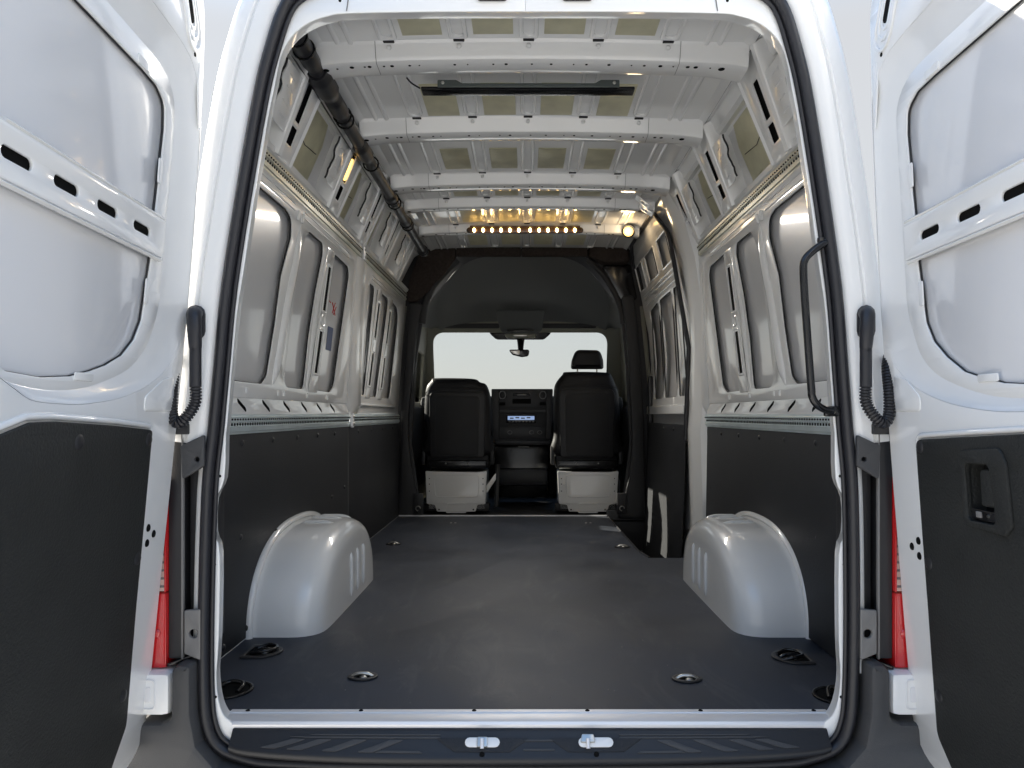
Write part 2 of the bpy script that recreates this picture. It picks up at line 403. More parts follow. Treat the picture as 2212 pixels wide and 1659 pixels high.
    P('beam_slot_shade', plate([rrect(.22+du, 1.036, .71, 1.08, .004)], .001, X2(-.0166), 0, SL, 1), 'hole', bo)  # dark sheet stands in for the shade behind the beam slots
    # sealant gap lines
    P('sealant_bead', tube([X(u, v, -.0225) for u, v in rpoly(upo)], .0017, 6, closed=True), 'bead', root)
    P('sealant_bead', tube([X(u, v, -.0225) for u, v in rpoly(loo)], .0017, 6, closed=True), 'bead', root)
    # tabs bridging the gap
    for (u, v, a, b) in ((.30+du, 1.362, .05, .018), (.205+du, 1.19, .016, .05), (.222+du, .945, .016, .05), (.43+du, .764, .06, .014)):
        P('panel_tab', plate([rrect(u-a/2, v-b/2, u+a/2, v+b/2, .004)], .003, X2(-.0155), .001), 'paint', root)
    # embossed triangle and keyhole dimples
    P('embossed_patch', plate([rpoly([(.175+dr, .706, .012), (.178+dr, .735, .015), (.10, .772, .03), (.045, .786, .012), (.030, .706, .012)])], .004, X2(0.000), .0019, SL, 1), 'paint', root)
    dz = 0 if s < 0 else -.027
    for u, v in ((.098, .462), (.068, .445), (.097, .430)):
        P('lock_hole', disc_me(.0085, .002, 14), 'hole', root, facing(X(u, v+dz, .0006), (-s, 0, 0)))
    # top corner recess with nested rings
    for k, rr in enumerate((.055, .040, .026)):
        P('corner_ring', plate([capsule(.085, 1.555, rr*3.0, rr*1.5, 1.1), capsule(.085, 1.555, rr*3.0-.016, rr*1.5-.016, 1.1)], .003+.002*(2-k), X2(0.001), .0012, SL, 1), 'paint', root)
    P('corner_opening', plate([capsule(.085, 1.555, .05, .022, 1.1)], .002, X2(.0008), 0), 'hole', root)
    P('lock_hole', disc_me(.0045, .002, 12), 'hole', root, facing(X(.055, 1.475, .0006), (-s, 0, 0)))
    P('embossed_patch', plate([rpoly([(.012, 1.30, .01), (.036, 1.42, .008), (.03, 1.475, .01), (.010, 1.47, .008)])], .003, X2(0.0), .0014, SL, 1), 'paint', root)
    # grained trim panel
    if s < 0:
        tl = [(.138, .30, .02), (.147, .668, .012), (.30, .679, .05), (.50, .689, .05), (.565, .688, .03), (.63, .672, .04), (.70, .655, .03), (.70, -.03, .05), (.20, -.03, .05), (.128, .06, .04)]
    else:
        tl = [(.134, .30, .02), (.137, .648, .020), (.30, .658, .05), (.50, .670, .05), (.70, .675, .03), (.70, -.03, .05), (.20, -.03, .05), (.128, .04, .04)]
    holes = []
    if s > 0: holes = [rpoly([(.318, .510, .012), (.400, .512, .012), (.400, .535, .01), (.392, .614, .014), (.318, .612, .014)])]
    tr = P('trim_panel', plate([rpoly(tl)]+holes, .010, X2(.006), .003, SL, 1), 'trim', root)
    ro = .006
    P('panel_rim', tube([X(u, v, .000) for u, v in rpoly([(a+(.004 if a > .4 else -.008), b+(.008 if b > .4 else -.005), r) for a, b, r in tl])], .006, 8, closed=True), 'paint', root)
    dm = dome_me(.014, .004, 14)
    pts = [(.43, .655), (.165, .650), (.16, .41), (.162, .135)] if s < 0 else [(.155, .635), (.155, .40), (.152, .13), (.47, .12)]
    for u, v in pts: P('trim_fastener', dm, 'plastic', tr, facing(X(u, v, .0105), (-s, 0, 0)))
    if s > 0:
        rim = P('handle_surround', plate([rpoly([(.300, .500, .015), (.425, .497, .018), (.445, .515, .015), (.440, .618, .02), (.425, .645, .02), (.300, .634, .015)]), rpoly([(.318, .510, .012), (.400, .512, .012), (.400, .535, .01), (.392, .614, .014), (.318, .612, .014)])], .008, X2(.013), .0035), 'trim', root)
        P('handle_cup', plate([rrect(.31, .50, .408, .625, .012)], .003, X2(-.021), .001), 'hole', rim)
        rows = []
        lo = rpoly([(.318, .510, .012), (.400, .512, .012), (.400, .535, .01), (.392, .614, .014), (.318, .612, .014)])
        for wv in (.014, -.020): rows.append([X(u, v, wv) for u, v in lo])
        P('cup_wall', loft(rows, closed_u=True), 'trim', rim)
        P('pull_handle', plate([rpoly([(.352, .538, .008), (.394, .540, .008), (.388, .606, .012), (.354, .604, .012)])], .014, X2(.004), .006), 'trim', rim)
        sw = P('lock_switch', plate([rrect(.322, .513, .396, .533, .004)], .008, X2(.008), .003), 'gloss', rim)
        P('switch_key', plate([rrect(.340, .518, .356, .529, .002)], .004, X2(.012), .001), 'greybar', rim)
        P('switch_lamp', disc_me(.003, .002), 'steel', rim, facing(X(.376, .524, .013), (-1, 0, 0)))
    return root, X
doorL, XL = make_door(-1)
doorR, XR = make_door(1)

# ---- wiring boots between body and doors
def boot(s):
    k = (lambda x: x) if s < 0 else (lambda x: -x-.006)
    y0 = -.075
    top = Vector((-.733, y0, .83))
    base = P('wiring_boot', plate([capsule(-.7345 if s < 0 else .760, .905, .078, .040, R(90))], .014, lambda u, v, w_: (u, -.058+w_, v), .005), 'rubber', label='black corrugated wiring boot at the %s door hinge' % ('left' if s < 0 else 'right'))
    q = -.728 if s < 0 else .751
    o = -1 if s < 0 else 1
    neck = [(q-o*0-.004*o*-1, -.07, .925), (q, -.085, .915), (q-o*.004, -.092, .89), (q-o*.006, -.092, .86), (q-o*.006, -.090, .845)]
    P('boot_elbow', tube(spline([Vector(p) for p in neck], 6), lambda t: .017-.004*t, 14), 'rubber', base)
    P('boot_tube', tube([(q-o*.006, -.090, .845), (q-o*.006, -.090, .80), (q-o*.006, -.090, .762)], .0125, 14), 'rubber', base)
    bm = bmesh.new()
    def ribs(path, r=.0125):
        pts = spline([Vector(p) for p in path], 60)
        L = [0]
        for a, b in zip(pts, pts[1:]): L.append(L[-1]+(b-a).length)
        n = int(L[-1]/.0011); rs = []; pp = []
        for i in range(n+1):
            t = L[-1]*i/n; j = max(k for k in range(len(L)) if L[k] <= t+1e-9); j = min(j, len(L)-2)
            u = (t-L[j])/(L[j+1]-L[j]+1e-9); pp.append(pts[j].lerp(pts[j+1], u)); rs.append(r if (i//2) % 3 else r-.0032)
        tube_bm(bm, pp, lambda t: rs[int(round(t*(len(rs)-1)))], 14)
    ribs([(q-o*.006, -.090, .868), (q-o*.006, -.090, .838)])
    ribs([(q-o*.006, -.090, .765), (q-o*.006, -.092, .725), (q+o*.012, -.098, .692), (q+o*.030, -.098, .681), (q+o*.042, -.096, .700), (q+o*.046, -.088, .75), (q+o*.050, -.072, .80), (q+o*.062, -.055, .83)])
    P('boot_corrugation', finish(bm, 30), 'rubber', base)
boot(-1); boot(1)

# ---- tail lamps, hinges, bumper
for s in (-1, 1):
    o = s
    def bx(name, x0, x1, y0, y1, z0, z1, m, par=None, bev=.004, **k):
        a, b = sx(s, x0), sx(s, x1)
        return P(name, box(((a+b)/2, (y0+y1)/2, (z0+z1)/2), (abs(b-a), y1-y0, z1-z0), bev), m, par, **k)
    lamp = bx('tail_lamp', .7735, .803, -.045, .12, .150, .665, 'plastic', label='dark tail lamp housing beside the %s door edge' % ('left' if s < 0 else 'right'))
    bx('lamp_back', .743, .766, -.02, .12, .16, .665, 'plastic', lamp)
    bx('lamp_strip', .7675, .7725, -.050, -.040, .150, .672, 'greybar', lamp, .002)
    bx('lamp_cap', .752, .80, -.062, .06, .655, .680, 'plastic', lamp)
    rl = bx('red_lens', .8032, .875, -.055, .11, .132, .300, 'red', lamp, .006)
    bx('red_lens_edge', .8034, .807, -.057, .10, .303, .56, 'red', lamp, .001)
    cl = bx('clear_lens', .8075, .872, -.052, .10, .303, .56, 'clear', lamp, .004)
    for k in range(9): bx('lens_rib', .809, .87, -.0545, -.05, .312+k*.018, .317+k*.018, 'greybar', cl, .001)
    P('lens_bulb', dome_me(.010, .004), 'red', rl, facing((sx(s, .825), -.056, .21), (0, -1, 0)))
    # door hinges
    hg = P('door_hinge', plate([rpoly([(sx(s, .715), .655, .004), (sx(s, .768), .630, .004), (sx(s, .764), .555, .004), (sx(s, .715), .585, .004)]), [(sx(s, .731)+.0055*math.cos(a*.6283), .600+.0055*math.sin(a*.6283)) for a in range(10)]], .012, lambda u, v, w_: (u, -.058+w_, v), .003), 'bumper')
    lh = P('door_hinge', plate([rpoly([(sx(s, .725), .265, .004), (sx(s, .762), .262, .004), (sx(s, .762), .165, .004), (sx(s, .725), .150, .004)]), [(sx(s, .742)+.010*math.cos(a*.6283), .210+.010*math.sin(a*.6283)) for a in range(10)]], .012, lambda u, v, w_: (u, -.052+w_, v), .003), 'greybar')
    # painted corner and bumper
    cr = bx('bumper_corner', .783, .885, -.085, .06, .036, .130, 'paint', None, .016)
    P('corner_emboss', plate([rrect(min(sx(s, .812), sx(s, .86)), .052, max(sx(s, .812), sx(s, .86)), .118, .010), rrect(min(sx(s, .815), sx(s, .857)), .055, max(sx(s, .815), sx(s, .857)), .115, .008)], .003, lambda u, v, w_: (u, -.086+w_, v), .001), 'skin', cr)
    P('corner_emboss', plate([rrect(min(sx(s, .822), sx(s, .836)), .068, max(sx(s, .822), sx(s, .836)), .102, .004)], .002, lambda u, v, w_: (u, -.0862+w_, v), .0008), 'skin', cr)
    bx('corner_gasket', .768, .781, -.072, .02, .045, .120, 'greybar', cr, .002)
    lp = [(sx(s, .735), .150), (sx(s, .765), .150), (sx(s, .778), .135), (sx(s, .779), .03), (sx(s, .80), .02), (sx(s, .90), .02), (sx(s, .92), -.4), (sx(s, .02), -.4), (sx(s, .02), -.112), (sx(s, .40), -.108), (sx(s, .60), -.098), (sx(s, .68), -.078), (sx(s, .722), -.03), (sx(s, .735), .04)]
    bp = P('rear_bumper', plate([rpoly(lp, .012)], .09, lambda u, v, w_: (u, -.045+w_-.10*max(0, -v-.10)*1.2, v), .012, (-.4, .15, .04), 1), 'bumper')
    P('bumper_ledge', plate([rpoly([(sx(s, .74), -.04), (sx(s, .80), -.06), (sx(s, .80), .05), (sx(s, .74), .05)], .004)], .008, lambda u, v, w_: (u, v, .158+w_-(abs(u)-.74)*.3), .002), 'gloss', bp)
P('chassis_floor', box((0, .05, -.2), (1.5, .2, .2), .01), 'cabdark')

# ---- floor board, sill strip and step
floor_out = [(-.873, .033), (.893, .033), (.893, 1.91), (.600, 1.91), (.575, 2.1), (.560, 3.34), (.545, 3.395), (-.873, 3.395)]
def FX(u, v, w_): return (u, v, w_)
fl = P('floor_board', plate([floor_out], .018, lambda u, v, w_: (u, v, w_-.009), .001), 'floor', label='dark coated floor board of the load space')
P('floor_edge_trim', tube([(-.8735, .06, .003), (-.8735, 3.39, .003)], .0035, 6), 'paint', fl)
P('floor_edge_trim', tube([(.894, .08, .003), (.894, .42, .003)], .006, 6), 'paint', fl)
P('floor_edge_trim', tube([(-.87, 3.398, .002), (.56, 3.398, .002)], .006, 6), 'alu', fl)
P('floor_edge_trim', tube([(.603, 1.915, .001), (.578, 2.1, .001), (.563, 3.34, .001)], .005, 6), 'plastic', fl)
def tie(cx, cy, r, kind):
    if kind == 'round':
        loop = [(cx+r*math.cos(a*math.pi/12), cy+r*.8*math.sin(a*math.pi/12)) for a in range(24)]
        inner = [(cx+r*.62*math.cos(a*math.pi/12), cy+r*.5*math.sin(a*math.pi/12)) for a in range(24)]
    else:
        o = -1 if cx < 0 else 1
        loop = rpoly([(cx+o*.055, cy-.062, .012), (cx+o*.055, cy+.062, .012), (cx-o*.02, cy+.062, .06), (cx-o*.062, cy, .06), (cx-o*.02, cy-.062, .06)], n=6)
        inner = rpoly([(cx+o*.045, cy-.045, .012), (cx+o*.045, cy+.045, .012), (cx-o*.01, cy+.045, .045), (cx-o*.042, cy, .045), (cx-o*.01, cy-.045, .045)], n=6)
    d = P('tie_down_ring', plate([loop, inner], .006, lambda u, v, w_: (u, v, .003+w_), .002), 'plastic')
    P('ring_cup', plate([inner], .002, lambda u, v, w_: (u, v, .0018+w_), 0), 'hole', d)
    P('ring_bar', tube(spline([Vector((cx-.028, cy, .002)), Vector((cx-.012, cy, .010)), Vector((cx+.012, cy, .010)), Vector((cx+.028, cy, .002))], 4), .005, 8), 'steel' if kind == 'round' else 'gloss', d)
    P('ring_bolt', dome_me(.011, .006), 'steel', d, facing((cx+.004, cy-.012, .003), (0, 0, 1)))
    if kind != 'round':
        P('ring_bar', tube(spline([Vector((cx-.03, cy-.03, .004)), Vector((cx, cy-.038, .014)), Vector((cx+.028, cy-.02, .014)), Vector((cx+.03, cy+.02, .012)), Vector((cx, cy+.038, .012)), Vector((cx-.03, cy+.025, .004))], 4), .005, 8), 'gloss', d)
tie(-.433, .262, .040, 'round'); tie(.426, .245, .040, 'round')
tie(-.71, 2.29, .042, 'round'); tie(.51, 2.20, .042, 'round')
tie(-.766, .47, .06, 'd'); tie(.760, .42, .06, 'd')
for cx, cy in ((-.752, .165), (.775, .125)):
    d = P('tie_down_recess', plate([[(cx+.062*math.cos(a*.2618), cy+.062*math.sin(a*.2618)) for a in range(24)], [(cx+.052*math.cos(a*.2618), cy+.052*math.sin(a*.2618)) for a in range(24)]], .006, lambda u, v, w_: (u, v, .003+w_), .002), 'gloss')
    P('ring_cup', plate([[(cx+.053*math.cos(a*.2618), cy+.053*math.sin(a*.2618)) for a in range(24)]], .002, lambda u, v, w_: (u, v, .0018+w_), 0), 'hole', d)
    P('ring_bar', tube(spline([Vector((cx-.03, cy-.02, .004)), Vector((cx-.01, cy+.03, .012)), Vector((cx+.03, cy+.02, .012)), Vector((cx+.03, cy-.02, .004))], 4), .006, 8), 'gloss', d)
for cx in (-.465, .405):
    for k in (-.014, .014): P('floor_screw', dome_me(.008, .003), 'steel', fl, facing((cx+k, 3.08, .0), (0, 0, 1)))
# specks of grit on the floor
rows = []
bm = bmesh.new()
for k in range(70):
    x, y = random.uniform(-.6, .62), random.uniform(.08, 1.6)
    r = random.uniform(.0008, .0019)
    bmesh.ops.create_icosphere(bm, subdivisions=1, radius=r, matrix=Matrix.Translation((x, y, r*.6)))
gr = P('floor_grit', finish(bm), 'greybar', fl); gr['kind'] = 'stuff'
# aluminium sill strip
prof = [(.036, .0005), (.034, .0055), (.016, .0065), (.0135, .0040), (.006, .0040), (.0035, .0065), (-.022, .0062), (-.030, .003), (-.033, -.003), (-.032, -.012)]
xs = [-.690, -.684]+[-.68+.04*k for k in range(35)]+[.700, .706]
rows = [[(x, y-(.012 if abs(x) > .682 else 0)*0, z) for y, z in prof] for x in xs]
st = P('sill_strip', loft(rows, ang=30), 'alu', label='bright aluminium strip along the rear edge of the floor')
for k in range(6):
    x = -.660+k*.265+.01
    P('strip_screw', disc_me(.0055, .002), 'hole', st, facing((x, .024, .0066), (0, 0, 1)))
# step: a sloping tread face below the strip, with a rolled lower edge
def sl_len(x): return .42+.58*(1-(abs(x-.01)/.672)**2.6)**.55 if abs(x-.01) < .672 else .42
def ST(x, t, w_=0):
    L = sl_len(x); q = Vector((0, -.76, .65))
    return Vector((x, -.044-.032*L*t, -.018-.037*L*t))+q*w_
xs = [-.661+1.342*k/72 for k in range(73)]
rows = []
for x in xs:
    e = ST(x, 1)
    rows.append([(x, -.028, -.010), (x, -.038, -.0115), (x, -.042, -.015)]+[tuple(ST(x, t)) for t in (.03, .25, .5, .75, .97)]+[(x, e.y-.004, e.z-.003), (x, e.y-.006, e.z-.009), (x, e.y-.003, e.z-.018), (x, e.y+.012, e.z-.026), (x, -.02, e.z-.028)])
sp = P('rear_step', loft(rows, ang=60), 'plastic', label='black plastic rear step below the aluminium strip')
def on_step(lp, th, m, name='step_tread', w0=.0012, par=None):
    return P(name, plate([rpoly(lp, .004)], th, lambda u, v, w_: ST(u, v*10, w0+w_), min(.0007, th*.3), (-.7, .7, .02), 0), m, par or sp)
for s in (-1, 1):
    f = lambda x, t: (s*x+.01, t/10)
    for xb in (.385, .466, .545, .604):
        on_step([f(xb, .90), f(xb-.036, .90), f(xb-.105, .30), f(xb-.072, .30)], .0022, 'bumper')
    on_step([f(.345, .90), f(.235, .90), f(.245, .80), f(.335, .80)], .0022, 'bumper')
    on_step([f(.55, .16), f(.20, .16), f(.20, .24), f(.50, .24)], .0018, 'bumper')
    on_step([f(.50, .04), f(.20, .04), f(.20, .10), f(.48, .10)], .0018, 'bumper')
on_step([(-.005, .028), (.065, .028), (.065, .036), (-.005, .036)], .0022, 'bumper')
on_step([(-.005, .068), (.065, .068), (.065, .076), (-.005, .076)], .0022, 'bumper')
for c in (-.096, .157):
    # dished trapezoid round the striker
    on_step([(c-.105, .022), (c+.105, .022), (c+.062, .082), (c-.062, .082)], .0022, 'lining', 'striker_dish')
    def SF(u, v, w_): return ST(c+u, .42, w_)+Vector((0, .65, .76))*v
    P('striker_slot', plate([capsule(0, 0, .078, .021)], .003, lambda u, v, w_: SF(u, v, w_+.0040), .001), 'paint', sp, label='white slot with steel striker in the rear step')
    sh = 0 if c < 0 else -.018
    P('striker', plate([rpoly([(sh-.012, -.012, .004), (sh+.012, -.012, .004), (sh+.012, .010, .004), (sh-.012, .010, .004)])] if c < 0 else [rpoly([(sh-.017, -.002, .004), (sh+.017, -.002, .004), (sh+.013, .016, .004), (sh-.013, .016, .004)])], .008, lambda u, v, w_: SF(u, v, w_+.0085), .002), 'steel', sp)
    P('striker_pin', tube([SF(sh, -.015, .010), SF(sh, .005, .015)], .0045, 8), 'alu', sp)
    P('step_plug', disc_me(.006, .002), 'hole', sp, facing(tuple(ST(c, .92, .0015)), (0, -.76, .65)))

# ---- wheel arches
def arch(s):
    rows = []; yc = 1.11
    def sp_(v, p): return math.copysign(abs(v)**p, v)
    sec = [(.874, 1.0), (.80, 1.0), (.745, 1.0), (.715, .994), (.692, .978), (.672, .950), (.658, .912), (.650, .868), (.646, .82), (.644, .74), (.643, .5), (.643, .2), (.643, .0)]
    for i in range(49):
        t = math.pi*i/48; c, d = -math.cos(t), math.sin(t)
        row = []
        for x, f in sec:
            ly = .495 if c < 0 else .50-.10*max(0, (.80-x)/.16)
            row.append((sx(s, x-.012*(1-d)*0), yc+ly*sp_(c, 2/2.5)*f, -.004+.304*sp_(d, 2/2.3)*f))
        rows.append(row)
    a = P('wheel_arch', loft(rows, ang=60), 'paint', label='white painted wheel arch on the %s' % ('left' if s < 0 else 'right'))
    fp = []
    for k in range(41):
        t = math.pi*k/40; c, d = -math.cos(t), math.sin(t)
        fp.append((sx(s, .866), yc+.505*sp_(c, 2/2.5), -.002+.312*sp_(d, 2/2.3)))
    P('arch_flange', tube(fp, .011, 10, flat=1.3, fax=(1, 0, 0)), 'paint', a)
    for y in (1.03, 1.13, 1.23):
        P('arch_rib', tube(spline([Vector((sx(s, .642), y, .03)), Vector((sx(s, .642), y, .09)), Vector((sx(s, .642), y, .15)), Vector((sx(s, .643), y, .19))], 4), lambda t: .0075*min(1, 6*t+.15, 6*(1-t)+.15), 10), 'paint', a)
    for y in (1.05, 1.17, 1.29):
        P('arch_rib', tube(spline([Vector((sx(s, .70), y, .285-.25*max(0,abs(y-1.11)-.05)**1.6)), Vector((sx(s, .74), y, .298-.25*max(0,abs(y-1.11)-.05)**1.6)), Vector((sx(s, .79), y, .299-.25*max(0,abs(y-1.11)-.05)**1.6)), Vector((sx(s, .83), y, .299-.25*max(0,abs(y-1.11)-.05)**1.6))], 4), lambda t: .008*min(1, 6*t+.15, 6*(1-t)+.15), 10), 'paint', a)
arch(-1); arch(1)

# ---- side walls
def wx(z): return .875-.0694*(z-.75)
def WF(s, w0=0): return lambda u, v, w_: (sx(s, wx(v)+w0+w_, v), u, v)
scr = dome_me(.010, .006)
def make_wall(s):
    side = 'left' if s < 0 else 'right'
    yend = 3.40 if s < 0 else 2.02
    # inner window frame
    A = rpoly([(.40, .800, .05), (.74, .800, .06), (.785, .83, .03), (.83, 1.007, .03), (.86, 1.183, .05), (.935, 1.33, .03), (.93, 1.395, .04), (.86, 1.411, .04), (.40, 1.411, .05)])
    B = rpoly([(.955, .799, .05), (1.20, .798, .04), (1.21, .86, .03), (1.225, 1.0, .03), (1.275, 1.186, .05), (1.345, 1.36, .03), (1.335, 1.401, .03), (1.13, 1.402, .06), (1.03, 1.29, .05)])
    C = rpoly([(1.375, .800, .01), (1.59, .797, .06), (1.655, .825, .06), (1.80, 1.36, .05), (1.765, 1.392, .05), (1.52, 1.398, .02)])
    loops = [[(.34, .752), (1.93, .752), (1.93, 1.475), (.34, 1.475)], A, B, C]
    root = P('side_wall', plate(loops, .004, WF(s), .0012), 'paint', label='white stamped inner frame of the %s load-space wall' % side)
    for lp in (A, B, C):
        P('sealant_bead', tube([(sx(s, wx(v)+.005, v), u, v) for u, v in lp], .003, 6, closed=True), 'bead', root)
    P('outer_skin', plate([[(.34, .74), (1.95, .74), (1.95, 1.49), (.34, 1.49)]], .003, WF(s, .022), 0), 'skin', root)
    # ribs between the openings
    def rib(pts, r, name='wall_rib'):
        P(name, tube(spline([Vector((sx(s, wx(v)-.003, v), u, v)) for u, v in pts], 6), lambda t: r*min(1, 5*t+.1, 5*(1-t)+.1), 10, flat=.7, fax=(1, 0, 0)), 'paint', root)
    rib([(.835, .80), (.875, .90), (.93, 1.10), (.985, 1.25), (1.02, 1.40)], .022)
    rib([(1.235, .79), (1.25, .9), (1.285, 1.1), (1.34, 1.25), (1.39, 1.37)], .013)
    # slotted strip at the front opening
    def strip(u0, wd, du_, hw):
        lp = rpoly([(u0, .79, .006), (u0+wd, .79, .006), (u0+wd+du_, 1.40, .006), (u0+du_, 1.40, .006)])
        f = lambda v: u0+wd/2+du_*(v-.79)/.61
        def sl(v0, v1):
            return rpoly([(f(v0)-hw, v0, .008), (f(v0)+hw, v0, .008), (f(v1)+hw, v1, .008), (f(v1)-hw, v1, .008)])
        st_ = P('slotted_strip', plate([lp, sl(.87, 1.045), sl(1.135, 1.325)], .003, WF(s, -.0045), .001), 'paint', root)
        P('slot_shade', plate([rpoly([(u0+.006, .85, 0), (u0+wd-.006, .85, 0), (u0+wd+du_-.01, 1.34, 0), (u0+du_+.004, 1.34, 0)], 0)], .0006, WF(s, -.0024), 0), 'hole', root)  # dark sheet paints the shade seen through the strip slots
        for q in (sl(.862, 1.053), sl(1.127, 1.333)):
            P('slot_rim', tube([(sx(s, wx(v)-.006, v), u, v) for u, v in q], .004, 6, closed=True), 'paint', root)
        P('strip_boss', tube([(sx(s, wx(v)-.006, v), u, v) for u, v in [(f(1.09)+.03*math.cos(k*.5236), 1.09+.022*math.sin(k*.5236)) for k in range(12)]], .004, 6, closed=True), 'paint', root)
    strip(1.262, .115, .135, .030)
    # swage lines on the frame
    for z in (1.432, 1.455):
        P('frame_swage', tube([(sx(s, wx(z)-.0015, z), y, z) for y in (.5, .95)], .004, 6), 'paint', root)
        P('frame_swage', tube([(sx(s, wx(z)-.0015, z), y, z) for y in (1.06, 1.75)], .004, 6), 'paint', root)
    for y in (.985, 1.03):
        P('frame_clip', tube([(sx(s, wx(1.405)-.003, 1.405), y, 1.405), (sx(s, wx(1.44)-.006, 1.44), y+.006, 1.44)], .006, 8), 'paint', root)
    for y in (.60, .90, .96, 1.25, 1.55):
        P('frame_clip', tube([(sx(s, wx(.77)-.003, .77), y, .765), (sx(s, wx(.79)-.003, .79), y, .785)], .005, 6), 'paint', root)
    # sloped ledge with slots
    def LX(u, v, w_):
        return (sx(s, .866+.012*v/.055-.6*w_, .7), u, .700+v-.5*w_*0+w_*.3)
    slots = [capsule(.57+.215*k, .028, .066, .017, R(150)) for k in range(6)]
    lg = P('slotted_ledge', plate([[(.34, 0), (1.93, 0), (1.93, .054), (.34, .054)]]+slots, .002, LX, .0008), 'paint', root)
    P('ledge_slot_shade', plate([[(.4, .006), (1.9, .006), (1.9, .05), (.4, .05)]], .001, lambda u, v, w_: (LX(u, v, 0)[0]+s*.0022, u, LX(u, v, 0)[2]), 0), 'hole', root)  # dark sheet close behind the ledge puts shade into its slots
    # galvanised rails
    def rail(z0, z1, x0, x1, ya, yb, nm):
        rows = []
        pr_ = [(0, 0), (.0, .10), (-.5, .14), (-.5, .36), (0, .40), (0, .56), (-.5, .60), (-.5, .84), (.0, .88), (.1, 1.0)]
        n = 24
        for i in range(n+1):
            y = ya+(yb-ya)*i/n
            rows.append([(sx(s, x0+(x1-x0)*t+a*.010, z0), y, z0+(z1-z0)*t) for a, t in pr_])
        r_ = P('tie_rail', loft(rows, ang=25), 'galvo' if z0 > 1 else 'galv', label='galvanised %s tie rail on the %s wall' % (nm, side))
        bm = bmesh.new(); k = 0; y = ya+.03
        while y < yb-.02:
            t = .48 if nm == 'lower' else .49
            for tt, rr in ((t, .0042), (t+.24 if nm == 'lower' else t+.22, .0028)):
                c = Vector((sx(s, x0+(x1-x0)*tt-.006*(tt > .58)-.0005, z0), y+(.010 if tt != t else 0), z0+(z1-z0)*tt))
                bmesh.ops.create_cone(bm, cap_ends=True, segments=8, radius1=rr, radius2=rr, depth=.003, matrix=facing(c, (-s, 0, 0)))
            y += .021; k += 1
        h = P('rail_perforation', finish(bm), 'hole', r_); h['kind'] = 'stuff'
        return r_
    rail(.640, .702, .866, .866, .32, 1.945, 'lower')
    rail(1.474, 1.535, .822, .812, .36, 1.99, 'upper')
    if s < 0:
        rail(.640, .702, .866, .866, 1.955, 3.38, 'lower front')
        rail(1.474, 1.535, .822, .812, 2.03, 3.38, 'upper front')
        for (z, x) in ((.67, .855), (1.505, .808)):
            c = P('rail_coupling', box((-x, 1.96 if z < 1 else 2.01, z), (.012, .035, .07 if z < 1 else .065), .004), 'alu')
            for k in (-.018, .018): P('coupling_bolt', dome_me(.008, .006), 'steel', c, facing((-x+.006, 1.96 if z < 1 else 2.01, z+k), (1, 0, 0)))
    # lower black lining
    def lining(y0, y1, nm, loop=None):
        l_ = P('lining_panel', plate([loop or [(y0, .004), (y1, .004), (y1, .640), (y0, .640)]], .006, lambda u, v, w_: (sx(s, .872+w_, v), u, v), .002), 'lining', label='black lower lining panel, %s of the %s wall' % (nm, side))
        return l_
    yb = 1.93
    l1 = lining(.02, yb, 'rear part')
    for k in range(6): P('lining_screw', scr, 'plastic', l1, facing((sx(s, .868), .29+.275*k, .612), (-s, 0, 0)))
    for y, z in ((.55, .325), (.87, .295), (.60, .035), (.42, .03), (1.62, .33), (1.85, .35), (1.85, .06)): P('lining_screw', scr, 'plastic', l1, facing((sx(s, .868), y, z), (-s, 0, 0)))
    if s < 0:
        l2 = lining(1.937, 3.385, 'front part')
        for k in range(4): P('lining_screw', scr, 'plastic', l2, facing((sx(s, .868), 2.15+.33*k, .612), (-s, 0, 0)))
        P('panel_joint', box((-.872, 1.9335, .32), (.006, .004, .63), 0), 'greybar', l1)
    # mid post
    def postshape(y0, y1, nm='side_post'):
        rows = []
        tab = [(.70, .868), (.75, .846), (1.0, .842), (1.2, .835), (1.44, .820), (1.475, .815)]
        for z, x in tab:
            rows.append([(sx(s, x+.045, z), y0-.02, z), (sx(s, x+.012, z), y0-.006, z), (sx(s, x, z), y0+.012, z), (sx(s, x-.002, z), (y0+y1)/2, z), (sx(s, x, z), y1-.012, z), (sx(s, x+.012, z), y1+.006, z), (sx(s, x+.045, z), y1+.02, z)])
        return P(nm, loft(rows, ang=50), 'paint', root)
    postshape(1.93, 2.12)
    if s < 0:
        # front bay
        fl_ = [[(2.12, .704), (3.40, .704), (3.40, 1.475), (2.12, 1.475)]]
        D1 = rpoly([(2.24, .80, .03), (2.30, .80, .03), (2.38, 1.40, .03), (2.24, 1.40, .03)])
        D2 = rpoly([(2.40, .80, .03), (2.62, .80, .03), (2.80, 1.40, .04), (2.44, 1.40, .04)])
        D3 = rpoly([(2.78, .80, .03), (3.05, .80, .05), (3.16, 1.33, .06), (3.10, 1.39, .06), (2.92, 1.40, .03)])
        b2 = P('side_wall', plate(fl_+[D1, D2, D3], .004, WF(s), .0012), 'paint', label='white front bay of the left load-space wall')
        for lp in (D1, D2, D3):
            P('sealant_bead', tube([(sx(s, wx(v)+.005, v), u, v) for u, v in lp], .003, 6, closed=True), 'bead', b2)
        P('outer_skin', plate([[(2.1, .70), (3.42, .70), (3.42, 1.49), (2.1, 1.49)]], .003, WF(s, .022), 0), 'skin', b2)
